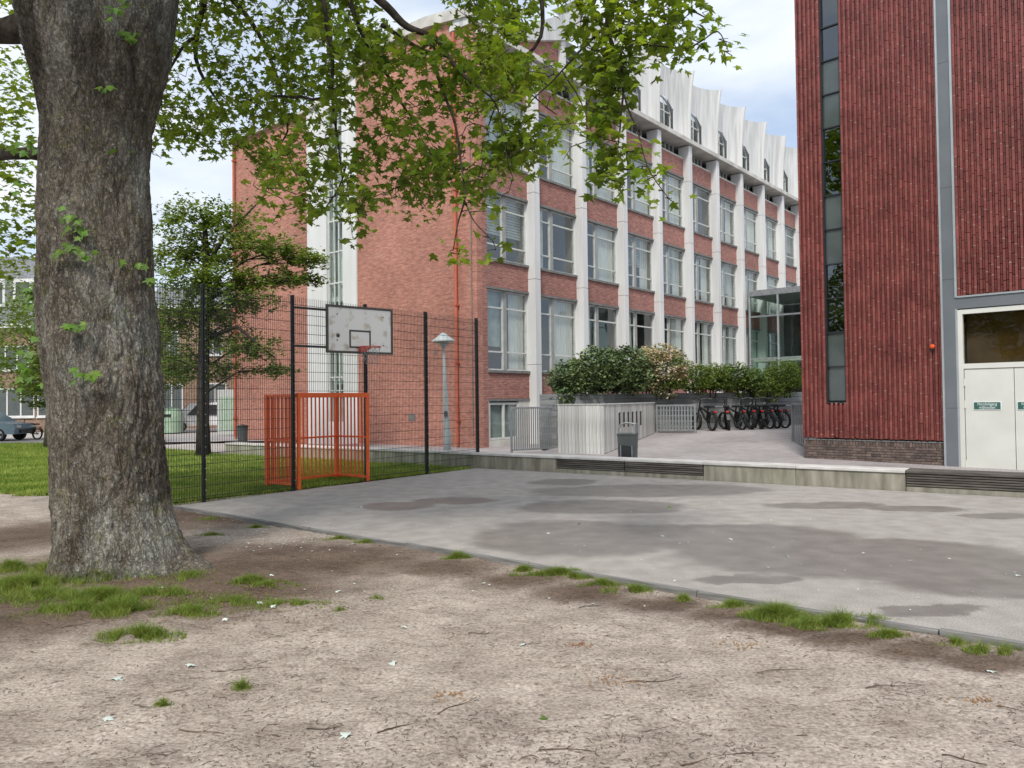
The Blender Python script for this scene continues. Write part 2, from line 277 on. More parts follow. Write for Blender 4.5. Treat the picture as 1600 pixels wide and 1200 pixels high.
# ---------------------------------------------------------------- mesh helpers
class MB:
    def __init__(s): s.v = []; s.f = []; s.mi = []; s.cur = 0; s.mats = []
    def use(s, m):
        if m not in s.mats: s.mats.append(m)
        s.cur = s.mats.index(m); return s
    def add(s, vs, fs):
        o = len(s.v); s.v += [tuple(v) for v in vs]; s.f += [tuple(i+o for i in f) for f in fs]; s.mi += [s.cur]*len(fs); return s
    def box(s, x0, x1, y0, y1, z0, z1):
        return s.add([(x0, y0, z0), (x1, y0, z0), (x1, y1, z0), (x0, y1, z0), (x0, y0, z1), (x1, y0, z1), (x1, y1, z1), (x0, y1, z1)],
                     [(0, 3, 2, 1), (4, 5, 6, 7), (0, 1, 5, 4), (1, 2, 6, 5), (2, 3, 7, 6), (3, 0, 4, 7)])
    def bbox(s, x0, x1, y0, y1, z0, z1, b=.01):      # box with bevelled front/vertical edges
        o = [(x0+b, y0), (x1-b, y0), (x1, y0+b), (x1, y1-b), (x1-b, y1), (x0+b, y1), (x0, y1-b), (x0, y0+b)]
        i = [(x0+2*b, y0+b), (x1-2*b, y0+b), (x1-b, y0+2*b), (x1-b, y1-2*b), (x1-2*b, y1-b), (x0+2*b, y1-b), (x0+b, y1-2*b), (x0+b, y0+2*b)]
        vs = [(x, y, z0) for x, y in i]+[(x, y, z0+b) for x, y in o]+[(x, y, z1-b) for x, y in o]+[(x, y, z1) for x, y in i]
        fs = [tuple(range(7, -1, -1)), tuple(range(24, 32))]
        for r in range(3):
            for k in range(8): fs.append((r*8+k, r*8+(k+1) % 8, r*8+8+(k+1) % 8, r*8+8+k))
        return s.add(vs, fs)
    def beam(s, a, b, w, h, up=(0, 0, 1)):
        a, b = Vector(a), Vector(b); d = (b-a).normalized(); u = Vector(up)
        if abs(d.dot(u)) > .99: u = Vector((0, 1, 0))
        x = d.cross(u).normalized(); z = x.cross(d)
        vs = [p+x*sx*w/2+z*sz*h/2 for p in (a, b) for sx, sz in ((-1, -1), (1, -1), (1, 1), (-1, 1))]
        return s.add(vs, [(0, 1, 2, 3), (7, 6, 5, 4), (0, 4, 5, 1), (1, 5, 6, 2), (2, 6, 7, 3), (3, 7, 4, 0)])
    def tube(s, pts, rad, n=8, cap=True):
        pts = [Vector(p) for p in pts]; k = len(pts)
        rad = list(rad) if hasattr(rad, '__len__') else [rad]*k
        vs = []; fs = []; prev = None
        for i, p in enumerate(pts):
            d = (pts[min(i+1, k-1)]-pts[max(i-1, 0)])
            d = d.normalized() if d.length > 1e-9 else Vector((0, 0, 1))
            if prev is None:
                a = Vector((0, 0, 1)) if abs(d.z) < .9 else Vector((1, 0, 0)); x = d.cross(a).normalized()
            else: x = (prev-d*prev.dot(d)).normalized()
            prev = x; y = d.cross(x)
            for j in range(n):
                t = 2*math.pi*j/n; vs.append(p+(x*math.cos(t)+y*math.sin(t))*rad[i])
        for i in range(k-1):
            for j in range(n): fs.append((i*n+j, i*n+(j+1) % n, (i+1)*n+(j+1) % n, (i+1)*n+j))
        if cap: fs += [tuple(range(n-1, -1, -1)), tuple(range((k-1)*n, k*n))]
        return s.add(vs, fs)
    def lathe(s, prof, n=24, c=(0, 0, 0)):
        vs = [(c[0]+r*math.cos(2*math.pi*j/n), c[1]+r*math.sin(2*math.pi*j/n), c[2]+z) for r, z in prof for j in range(n)]
        fs = [(i*n+j, i*n+(j+1) % n, (i+1)*n+(j+1) % n, (i+1)*n+j) for i in range(len(prof)-1) for j in range(n)]
        return s.add(vs, fs)
    def prism(s, poly, y0, y1, axis='y'):            # poly of (a,z) extruded along y (or x)
        n = len(poly)
        if axis == 'y': vs = [(a, y0, z) for a, z in poly]+[(a, y1, z) for a, z in poly]
        elif axis == 'x': vs = [(y0, a, z) for a, z in poly]+[(y1, a, z) for a, z in poly]
        else: vs = [(a, z, y0) for a, z in poly]+[(a, z, y1) for a, z in poly]
        return s.add(vs, [tuple(range(n)), tuple(range(2*n-1, n-1, -1))]+[(i, i+n, (i+1) % n+n, (i+1) % n) for i in range(n)])
    def mesh(s, name, m=None, smooth=False):
        me = bpy.data.meshes.new(name); me.from_pydata(s.v, [], s.f)
        if s.mats:
            for q in s.mats: me.materials.append(M[q])
            me.polygons.foreach_set('material_index', s.mi)
        elif m: me.materials.append(M[m])
        if smooth: me.polygons.foreach_set('use_smooth', [True]*len(me.polygons))
        me.update(); return me
    def build(s, name, m=None, parent=None, smooth=False, **kw): return put(name, s.mesh(name, m, smooth), parent, **kw)

def put(name, me, parent=None, loc=None, rot=None, label=None, kind=None):
    o = bpy.data.objects.new(name, me); COL.objects.link(o)
    if parent is not None: o.parent = parent
    if loc is not None: o.location = loc
    if rot is not None: o.rotation_euler = rot
    if label: o['label'] = label
    if kind: o['kind'] = kind
    return o
def tag(o, label, cat, group=None):
    o['label'] = label; o['category'] = cat
    if group: o['group'] = group
    return o
def thing(name, label, cat, loc=(0, 0, 0), rz=0, group=None):
    o = bpy.data.objects.new(name, None); COL.objects.link(o); o.location = loc; o.rotation_euler = (0, 0, rz); o.empty_display_size = .3
    return tag(o, label, cat, group)
def copy_tree(o, parent=None):
    c = o.copy(); COL.objects.link(c)
    if parent is not None: c.parent = parent
    for ch in o.children: copy_tree(ch, c)
    return c
def npmesh(name, V, Fc, m, smooth=False):        # V (N,3), Fc (K,m) same-size faces
    me = bpy.data.meshes.new(name); k = Fc.shape[1]
    me.vertices.add(len(V)); me.vertices.foreach_set('co', V.astype(np.float32).ravel())
    me.loops.add(Fc.size); me.loops.foreach_set('vertex_index', Fc.astype(np.int32).ravel())
    me.polygons.add(len(Fc)); me.polygons.foreach_set('loop_start', np.arange(0, Fc.size, k, dtype=np.int32))
    me.polygons.foreach_set('loop_total', np.full(len(Fc), k, dtype=np.int32))
    me.materials.append(M[m]); me.update(calc_edges=True)
    if smooth: me.polygons.foreach_set('use_smooth', [True]*len(me.polygons))
    return me
HALF = [(.10, .06), (.30, .0), (.50, .03), (.40, .16), (.34, .25), (.58, .36), (.82, .58), (.56, .56), (.42, .54), (.24, .58), (.30, .72), (.24, .80), (.15, .88)]
OUT = [(0, 0)]+HALF+[(0, 1.12)]+[(-x, y) for x, y in HALF[::-1]]
MAPLE_V = np.array([(0, .42, 0)]+[(x, y, -.22*abs(x)-.12*max(0, y-.42)**1.5) for x, y in OUT]); MAPLE_V[:, 1] -= .42
nO = len(OUT); MAPLE_F = np.array([(0, 1+i, 1+(i+1) % nO) for i in range(nO)])
# a lighter maple leaf for the mass
idx = [0, 2, 4, 6, 8, 9, 11, 13]
HALF2 = [(.50, .03), (.34, .25), (.82, .58), (.24, .58), (.24, .80)]
OUT2 = [(0, 0)]+HALF2+[(0, 1.12)]+[(-x, y) for x, y in HALF2[::-1]]
MAP2_V = np.array([(0, .42, 0)]+[(x, y, -.22*abs(x)) for x, y in OUT2]); MAP2_V[:, 1] -= .42
MAP2_F = np.array([(0, 1+i, 1+(i+1) % len(OUT2)) for i in range(len(OUT2))])
DIA_V = np.array([(0, -.6, 0), (.34, 0, -.08), (0, .6, 0), (-.34, 0, -.08)]); DIA_F = np.array([(0, 1, 2), (0, 2, 3)])
def frames(n, upness=.8, droop=.3):
    N = rng.normal(size=(n, 3)); N /= np.linalg.norm(N, axis=1)[:, None]; N = N*.75; N[:, 2] = np.abs(N[:, 2])+upness
    N /= np.linalg.norm(N, axis=1)[:, None]
    T = rng.normal(size=(n, 3)); T[:, 2] -= droop*2; T -= N*(T*N).sum(1)[:, None]; T /= np.linalg.norm(T, axis=1)[:, None]
    return np.cross(T, N), T, N
def leaves(name, P, size, m, tv=DIA_V, tf=DIA_F, upness=.8, droop=.3, parent=None, kind=None, label=None):
    P = np.asarray(P); n = len(P); X, T, N = frames(n, upness, droop)
    s = (size*rng.uniform(.5, 1.35, n))[:, None, None]
    curl = rng.uniform(.3, 2.0, n)[:, None, None]
    V = P[:, None, :]+s*(tv[None, :, 0:1]*X[:, None]+tv[None, :, 1:2]*T[:, None]+curl*tv[None, :, 2:3]*N[:, None])
    Fc = tf[None]+(np.arange(n)*len(tv))[:, None, None]
    return put(name, npmesh(name, V.reshape(-1, 3), Fc.reshape(-1, 3), m), parent, kind=kind, label=label)
def fbm(p, o=4):
    return noise.fractal(Vector(p), 1.0, 2.0, o, noise_basis='PERLIN_ORIGINAL')
def blades(name, P, H, w, m, parent=None, kind=None, lean=.5):
    P = np.asarray(P); n = len(P); H = np.asarray(H)*rng.uniform(.5, 1.2, n)
    a = rng.uniform(0, 2*math.pi, n); ax = np.stack([np.cos(a), np.sin(a), 0*a], 1)*w/2*rng.uniform(.7, 1.3, n)[:, None]
    b = rng.uniform(0, 2*math.pi, n); le = np.stack([np.cos(b), np.sin(b), 0*b], 1)*(H*lean*rng.uniform(.1, 1, n))[:, None]
    up = np.stack([0*a, 0*a, H], 1)
    V = np.stack([P-ax, P+ax, P+ax*.7+up*.6+le*.35, P-ax*.7+up*.6+le*.35, P+up+le], 1)
    Fc = np.array([(0, 1, 2), (0, 2, 3), (3, 2, 4)])[None]+(np.arange(n)*5)[:, None, None]
    return put(name, npmesh(name, V.reshape(-1, 3), Fc.reshape(-1, 3), m), parent, kind=kind)

# ================================================================ THE GROUND
CW = Vector((.806, -.592)); CF = Vector((.592, .806)); C0 = Vector((-.94, 20.5)); CANG = math.atan2(-.592, .806)
def court(u, v): p = C0+CW*u+CF*v; return (p.x, p.y)          # u along the low wall, v behind it
def yard_z(x, y):
    s = (Vector((x, y))-C0).dot(CF); return .1+.55*max(0, min(1, (s-2)/7))
def dirt_z(x, y):
    d = math.hypot(x+4.35, y-8.6); m = .05*math.exp(-(d/1.5)**2)
    return -.045+m+.022*fbm((x*.9, y*.9, 0))+.010*fbm((x*4, y*5, 3))+.005*fbm((x*14, y*17, 5), 2)
def in_asphalt(x, y):
    e = Vector((x+5.97, y-13.6)); s = e.dot(Vector((.639, .769)))
    return s > 0 and (Vector((x, y))-C0).dot(CW) > -.05
mb = MB()
base = [(-300, -40), (300, -40), (300, 500), (-300, 500)]
mb.add([(x, y, -.12) for x, y in base], [(0, 1, 2, 3)]).build('ground', 'street', kind='structure')
# dirt: fine near the camera, uneven
def grid(name, x0, x1, y0, y1, st, zf, m, ok=None):
    xs = np.arange(x0, x1+st/2, st); ys = np.arange(y0, y1+st/2, st); nx, ny = len(xs), len(ys)
    V = np.array([(x, y, zf(x, y)) for y in ys for x in xs])
    I = np.arange(nx*ny).reshape(ny, nx); Fq = np.stack([I[:-1, :-1], I[:-1, 1:], I[1:, 1:], I[1:, :-1]], -1).reshape(-1, 4)
    if ok:
        keep = np.array([ok(*V[f[0]][:2]) for f in Fq]); Fq = Fq[keep]
    return put(name, npmesh(name, V, Fq, m, True), kind='structure')
def okd(x, y): return not in_asphalt(x-.25, y-.25) or not in_asphalt(x+.05, y+.05)
grid('dirt_ground', -16, 9, 1.0, 17.5, .055, dirt_z, 'dirt', lambda x, y: (Vector((x+5.97, y-13.6)).dot(Vector((.639, .769))) < .25 or (Vector((x, y))-C0).dot(CW) < .15) and abs(x) < y*.75+1.2)
# court asphalt
A0 = Vector((-5.97, 13.6)); ED = Vector((.769, -.639))
a1 = A0+ED*26; ac = court(0, -.02); aw = court(26, -.02)
poly = [(A0.x, A0.y), (a1.x, a1.y), (aw[0]+2, aw[1]-6), aw, ac]
MB().add([(x, y, 0) for x, y in poly], [tuple(range(5))]).build('court_asphalt', 'asphalt', kind='structure')
# lawn sheet + blades
lz = -.005
lawn = [gpt(-400, 764), gpt(0, 766), gpt(150, 775), (-6.25, 14.2, 0), (court(-.08, -.3)[0], court(-.08, -.3)[1], 0), (court(-.1, -.05)[0], court(-.1, -.05)[1], 0),
        (court(-11.5, -.05)[0], court(-11.5, -.05)[1], 0), (-20, 37, 0), (-48, 37, 0), (-48, 17, 0)]
lawn = [(p[0], p[1], lz) for p in lawn]
MB().add(lawn, [tuple(range(len(lawn)))]).build('lawn', 'lawn', kind='structure')
def inpoly(x, y, P):
    c = False; j = len(P)-1
    for i in range(len(P)):
        if (P[i][1] > y) != (P[j][1] > y) and x < (P[j][0]-P[i][0])*(y-P[i][1])/(P[j][1]-P[i][1]+1e-12)+P[i][0]: c = not c
        j = i
    return c
pts = []
while len(pts) < 90000:
    y = 13.2+23.8*random.random()**1.7; x = -y*.72+random.random()*(y*.72+1)
    if in_asphalt(x, y): continue
    rag = .28+.55*noise.noise(Vector((x*.9, y*.9, 2)))+.3*noise.noise(Vector((x*3, y*3, 2)))
    if (inpoly(x, y, lawn) or (x < -6.4 and inpoly(x, y+rag, lawn))) and (random.random() < .6 or fbm((x*.7, y*.7, 9)) > -.1): pts.append((x, y, lz-.01 if inpoly(x, y, lawn) else -.05))
P = np.array(pts)
tagless = blades('lawn_grass', P, .06+.04*np.minimum(1, P[:, 1]/30), .022, 'grass', lean=.6)
tag(tagless, 'short green grass covering the lawn behind the mesh fence', 'grass'); tagless['kind'] = 'stuff'
# paved path and street at the far edge of the lawn, yard behind the low wall
MB().add([(-60, 37, -.03), (-10, 37, -.03), (-10, 44, -.03), (-60, 44, -.03)], [(0, 1, 2, 3)]).build('pavement', 'paving', kind='structure')
nu, nv = 18, 24
vs = [(*court(-.3+u*28/nu, .3+v*26/nv), 0) for v in range(nv+1) for u in range(nu+1)]
vs = [(x, y, yard_z(x, y)) for x, y, _ in vs]
def pave_extra(m, n, l, p, c, vec):
    t = n.new('ShaderNodeTexCoord'); q = n.new('ShaderNodeMapping'); q.inputs['Rotation'].default_value = (0, 0, .63); l.new(t.outputs['Object'], q.inputs[0])
    b = n.new('ShaderNodeTexBrick'); b.inputs['Scale'].default_value = 1; b.inputs['Brick Width'].default_value = .21; b.inputs['Row Height'].default_value = .105
    b.inputs['Mortar Size'].default_value = .006; b.inputs['Color1'].default_value = (1, 1, 1, 1); b.inputs['Color2'].default_value = (.82, .8, .8, 1); b.inputs['Mortar'].default_value = (.6, .58, .56, 1)
    l.new(q.outputs[0], b.inputs['Vector']); x = n.new('ShaderNodeMix'); x.data_type = 'RGBA'; x.blend_type = 'MULTIPLY'; x.inputs[0].default_value = 1
    l.new(c, x.inputs[6]); l.new(b.outputs['Color'], x.inputs[7]); l.new(x.outputs[2], p.inputs['Base Color'])
M['yard'] = mat('yard_paving', (.3, .275, .27), (.4, .37, .365), scale=.5, rough=.9, extra=pave_extra)
MB().add(vs, [(v*(nu+1)+u, v*(nu+1)+u+1, (v+1)*(nu+1)+u+1, (v+1)*(nu+1)+u) for v in range(nv) for u in range(nu)]).build('yard_paving', 'yard', kind='structure')
vs = [(*court(u, v), .02) for u, v in ((-12, .3), (-.31, .3), (-.31, 30), (-12, 30))]
MB().add(vs, [(0, 1, 2, 3)]).build('footpath', 'yard', kind='structure')
# edging boards along the near side of the asphalt
ed = thing('edging', 'weathered grey board edging between the asphalt court and bare dirt', 'edging', (A0.x, A0.y, 0), math.atan2(ED.y, ED.x))
L = 0
k = 0
while L < 21:
    MB().bbox(L+.004, L+2.0-.004, -.055, .0+.002*(k % 2), -.16, .014-.006*(k % 3), .006).build('board', 'edging', ed); L += 2.0; k += 1

# ================================================================ SCHOOL BUILDING
FD = Vector((.639, .769)); FANG = math.atan2(.769, .639); FA = Vector((-1.264, 28.61))
sch = thing('school_building', 'long three storey red brick school with white pilasters and scalloped shell roof', 'building', (FA.x, FA.y, 0), FANG)
UR = [3.45+3.42*k for k in range(11)]         # right edge of each pilaster
PW = .38
ZB = -.1
rows = [(2.95, 6.05), (7.22, 9.78), (11.02, 13.68)]
# gable wall in pieces around the stair glazing : local x=0 plane, y from 0 to 16.9
g = MB()
EN = .0
g.prism([(0, ZB), (6.95, ZB), (6.95, 15.95), (5.6, 16.4), (4.6, 16.6), (2.5, 16.55), (0, 16.2)], 0, .3, 'x')
g.build('gable_wall', 'brick', sch)
MB().prism([(10.49, ZB), (16.9, ZB), (16.9, 15.2), (10.49, 15.2)], 0, .3, 'x').build('gable_wall', 'brick', sch)
# curved white fascia of the gable roof
f = MB(); pr = [(16.95, 15.2), (10.2, 15.2), (8.4, 15.5), (6.95, 15.97), (5.6, 16.42), (4.6, 16.62), (2.5, 16.57), (-.2, 16.22)]
for i in range(len(pr)-1):
    (ya, za), (yb, zb) = pr[i], pr[i+1]
    h = .12 if i < 2 else .42
    f.add([(-.18, ya, za), (-.18, yb, zb), (-.18, yb, zb+h), (-.18, ya, za+h), (1.0, ya, za), (1.0, yb, zb), (1.0, yb, zb+h), (1.0, ya, za+h)],
          [(0, 1, 2, 3), (3, 2, 6, 7), (1, 0, 4, 5), (4, 7, 6, 5)])
f.build('fascia', 'slab', sch)
# stair glazing
st = MB(); st.use('white')
st.box(-.06, .3, 9.05, 10.49, ZB, 15.6).box(-.06, .3, 6.95, 7.9, ZB, 16.2)
st.box(-.05, .3, 7.9, 9.05, 15.0, 15.9)
sw = st.build('stair_glazing', None, sch)
y0, y1 = 7.9, 9.05
zz = [.9, 2.3, 2.9, 4.3, 5.7, 7.1, 8.5, 9.9, 11.3, 12.7, 14.1, 15.0]
b = MB(); b.use('frame')
for z in zz: b.box(.06, .12, y0, y1, z-.03, z+.03)
for y in (y0+.03, y0+.42, y1-.4, y1-.03): b.box(.05, .13, y-.025, y+.025, .2, 15)
b.build('mullions', None, sw)
MB().box(-.02, .25, y0, y1, ZB, .9).build('panel', 'white', sw)
me = MB().add([(.09, y0, 0), (.09, y1, 0), (.09, y1, 1.32), (.09, y0, 1.32)], [(0, 3, 2, 1)]).mesh('pane', 'glass_green')
for i in range(len(zz)-1): o = put('pane', me, sw, loc=(0, 0, zz[i]+.03)); o.scale = (1, 1, (zz[i+1]-zz[i]-.06)/1.32)
b = MB(); b.use('white'); b.box(.75, .85, y0-.6, y1+.6, ZB, 15.2)
for z in (2.6, 6.3, 9.9, 13.5): b.box(.25, .75, y0-.5, y1+.5, z, z+.22)
b.build('stair_interior', None, sw)
for (a, c) in ((2.9, 5.4), (6.6, 8.2), (10.2, 12.6)): MB().box(.22, .24, y0+.05, y1-.5, a, c).build('curtain', 'curtain', sw)
# drain pipes
for y, z1 in ((.98, 15.9), (16.65, 15.1)):
    p = MB(); p.tube([(-.12, y, .1), (-.12, y, z1)], .065, 10)
    for z in np.arange(1, z1, 2.2): p.box(-.2, 0, y-.085, y+.085, z, z+.06)
    p.build('drainpipe', 'pipe', sch, smooth=False)
MB().tube([(-.03, .25, .5), (-.03, .25, 15.5)], .018, 6).build('cable', 'sill', sch)
p = MB(); 
for y, z, w in ((3.6, 1.15, .35), (11.9, 1.1, .3), (2.2, 3.7, .14)): p.box(-.02, .05, y-w/2, y+w/2, z-w*.4, z+w*.4)
p.build('wall_vent', 'sill', sch)
# corner pier
MB().box(.3, .58, .0, .3, ZB, 16.0).build('corner_pier', 'brick2', sch)
# bays
bays = [(.58, UR[0]-PW)]+[(UR[k], UR[k+1]-PW) for k in range(10)]
WY = .12                                         # glass plane behind brick face
def make_window(wd, h, name='window', three=True, split=.44):
    """frame mesh at origin (left,bottom); sub-parts panes, sill, lintel, curtain"""
    fw = .055; sx = wd*split
    fr = MB(); fr.use('frame')
    fr.box(0, fw, WY-.03, WY+.05, 0, h).box(wd-fw, wd, WY-.03, WY+.05, 0, h).box(fw, wd-fw, WY-.03, WY+.05, 0, fw).box(fw, wd-fw, WY-.03, WY+.05, h-fw, h)
    rr = [fw, h*.23, h*.78, h-fw] if three else [fw, h-fw]
    for z in rr[1:-1]:
        fr.box(fw, sx-.13, WY-.025, WY+.045, z-.03, z+.03).box(sx+.13, wd-fw, WY-.025, WY+.045, z-.03, z+.03)
    fr.box(sx-.135, sx-.085, WY-.028, WY+.048, fw, h-fw).box(sx+.085, sx+.135, WY-.028, WY+.048, fw, h-fw)
    fr.use('mull'); fr.box(sx-.085, sx+.085, WY-.06, WY+.06, .002, h-.002)
    o = fr.build(name, None, sch)
    for i in range(len(rr)-1):
        for (a, c) in ((fw, sx-.135), (sx+.135, wd-fw)):
            MB().box(a, c, WY-.004, WY+.004, rr[i]+(.03 if i else 0), rr[i+1]-(.03 if i < len(rr)-2 else 0)).build('pane', 'glass', o)
    s = MB(); s.use('sill'); s.box(-.03, wd+.03, -.07, .16, -.1, -.002).build('sill', None, o)
    s = MB(); s.use('sill'); s.box(-.03, wd+.03, -.05, .16, h+.002, h+.09).build('lintel', None, o)
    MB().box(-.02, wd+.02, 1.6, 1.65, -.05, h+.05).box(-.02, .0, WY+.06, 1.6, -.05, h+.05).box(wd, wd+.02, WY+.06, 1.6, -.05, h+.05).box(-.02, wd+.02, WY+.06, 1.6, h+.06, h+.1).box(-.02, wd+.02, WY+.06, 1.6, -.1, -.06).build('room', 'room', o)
    return o
def curtain(o, wd, h, seed):
    r = random.Random(seed*7919); r.random(); k = r.random(); z0_ = o.location.z
    def folds(x0, x1, z0, z1, m='curtain', d=.12):
        n = max(4, int((x1-x0)/.06)); vs = []
        for i in range(n+1):
            x = x0+(x1-x0)*i/n; y = WY+d+.03*math.sin(i*2.1)+.01*r.random(); vs += [(x, y, z0), (x, y, z1)]
        q = MB().add(vs, [(2*i, 2*i+2, 2*i+3, 2*i+1) for i in range(n)])
        q.build('curtain', m, o, smooth=True)
    def slats(x0, x1, z0, z1):
        q = MB()
        for z in np.arange(z0, z1, .11): q.box(x0, x1, WY+.2, WY+.206, z, z+.085)
        q.build('blind', 'blind', o)
    if k < .28: folds(wd*.5, wd-.05, .05, h-.05)
    if .2 < k < .42 or (z0_ < 5 and k > .9): folds(.06, wd*(.2+.25*r.random()), .05, h-.05)
    if .42 < k < .66: slats(.06, wd-.06, h*(.05+.4*r.random()), h-.05)
    if k > .82: q = MB().box(.05, wd*.42, WY+.16, WY+.17, h*(.2+.3*r.random()), h-.05); q.build('blind', 'blind', o); folds(wd*.6, wd-.05, .05, h-.05)
    if r.random() < (.5 if z0_ > 5 else .2): folds(wd*.72, wd-.05, .05, h-.05, d=.2)
    if r.random() < .35:
        q = MB(); q.box(wd*.05, wd*.6, .9, .92, h*.35, h*.38).box(wd*.05, wd*.6, .9, .92, h*.5, h*.53); q.build('shelf', 'strip_lamp', o)
protos = {}
for bi, (u0, u1) in enumerate(bays):
    wd = u1-u0
    for ri, (z0, z1) in enumerate(rows):
        key = (bi == 0, ri)
        h = z1-z0
        if key not in protos:
            o = make_window(wd, h); protos[key] = [c for c in o.children]; protos[key].insert(0, o)
        else:
            src = protos[key][0]; o = src.copy(); COL.objects.link(o)
            for c in protos[key][1:]:
                d = c.copy(); COL.objects.link(d); d.parent = o
        o.location = (u0, 0, z0)
    # brick spandrels
    for (z0, z1) in ((1.85, rows[0][0]-.1), (rows[0][1]+.09, rows[1][0]-.1), (rows[1][1]+.09, rows[2][0]-.1), (rows[2][1]+.09, 14.76)):
        MB().box(u0, u1, 0, .28, z0, z1).build('spandrel', 'brick2', sch)
    MB().box(u0, u1, -.02, .25, 14.76, 14.84).build('ledge', 'slab', sch)
    MB().box(u0+.1, u1-.1, .5, .55, 14.84, 15.5).build('clerestory_pane', 'panel_green', sch)
    q = MB()
    for x in np.arange(u0+.1, u1, .45): q.box(x-.02, x+.02, .44, .499, 14.84, 15.5)
    q.build('clerestory_bars', 'frame', sch)
    # basement window
    fr = MB(); fr.use('frame'); x0, x1 = u0+.04, u1-.7
    fr.box(x0, x0+.07, .02, .12, .28, 1.7).box(x1-.07, x1, .02, .12, .28, 1.7).box(x0+.07, x1-.07, .02, .12, .28, .36).box(x0+.07, x1-.07, .02, .12, 1.62, 1.7).box((x0+x1)/2-.04, (x0+x1)/2+.04, .02, .12, .36, 1.62)
    o = fr.build('basement_window', None, sch)
    for (a, c) in ((x0+.07, (x0+x1)/2-.04), ((x0+x1)/2+.04, x1-.07)): MB().box(a, c, .065, .075, .36, 1.62).build('pane', 'glass', o)
    MB().box(x0, x1, .16, .18, .1, 1.8).build('blind', 'blind', o)
    MB().box(u0, x0, 0, .28, ZB, 1.76).box(x1, u1, 0, .28, ZB, 1.76).box(x0, x1, 0, .28, ZB, .27).build('basement_wall', 'slab', sch)
    MB().box(u0, u1, -.03, .27, 1.76, 1.845).build('plinth_band', 'sill', sch)
i = 0
for o in [c for c in sch.children if c.name.startswith('window')]:
    wd = bays[0][1]-bays[0][0] if abs(o.location.x-.58) < .01 else 3.04
    h = [b_-a_ for a_, b_ in rows if abs(a_-o.location.z) < .01][0]
    curtain(o, wd, h, 31*i+5); i += 1
bx = [c for c in sch.children if c.name.startswith('window') and abs(c.location.x-bays[4][0]) < .01 and abs(c.location.z-7.22) < .01]
for o in bx: MB().box(.15, .95, WY+.1, WY+.4, .1, .52).build('crate', 'orangebin', o)
# pilasters with visible joints
for k, ur in enumerate(UR):
    q = MB(); zs = [ZB, 3.2, 6.65, 10.15, 13.5, 15.45]
    for j in range(len(zs)-1): q.bbox(ur-PW, ur, -.36, .28, zs[j]+.006, zs[j+1]-.006, .012)
    q.build('pilaster', 'white', sch)
# projecting slab above, stepped per bay
for bi, (u0, u1) in enumerate(bays):
    MB().bbox(u0-(.5 if bi == 0 else .19), u1+.19-.004, -.52, 1.2, 15.5, 15.74, .015).build('roof_slab', 'slab', sch)
# end bay attic: brick under a sloping white roof edge
q = MB(); q.prism([(.3, 15.74), (5.5, 15.74), (5.5, 17.25), (3.0, 16.35), (.3, 16.0)], .1, .4).build('attic_wall', 'brick2', sch)
q = MB(); q.prism([(-.1, 16.0), (.3, 16.02), (3.0, 16.37), (5.6, 17.3), (6.82, 17.9), (6.82, 19.2), (5.2, 18.2), (3.0, 17.0), (-.1, 16.45)], -.15, 1.2).build('roof_edge', 'shell', sch)
MB().box(5.5, 5.85, -.05, .5, 15.74, 17.35).build('attic_post', 'white', sch)
o = MB().box(5.85, 6.82, .2, .28, 15.74, 17.6).build('attic_window', 'frame', sch)
MB().box(5.92, 6.32, .17, .2, 15.85, 16.7).box(6.38, 6.78, .17, .2, 15.85, 16.7).box(5.92, 6.32, .17, .2, 16.78, 17.3).box(6.38, 6.78, .17, .2, 16.78, 17.3).build('pane', 'glass_dark', o)
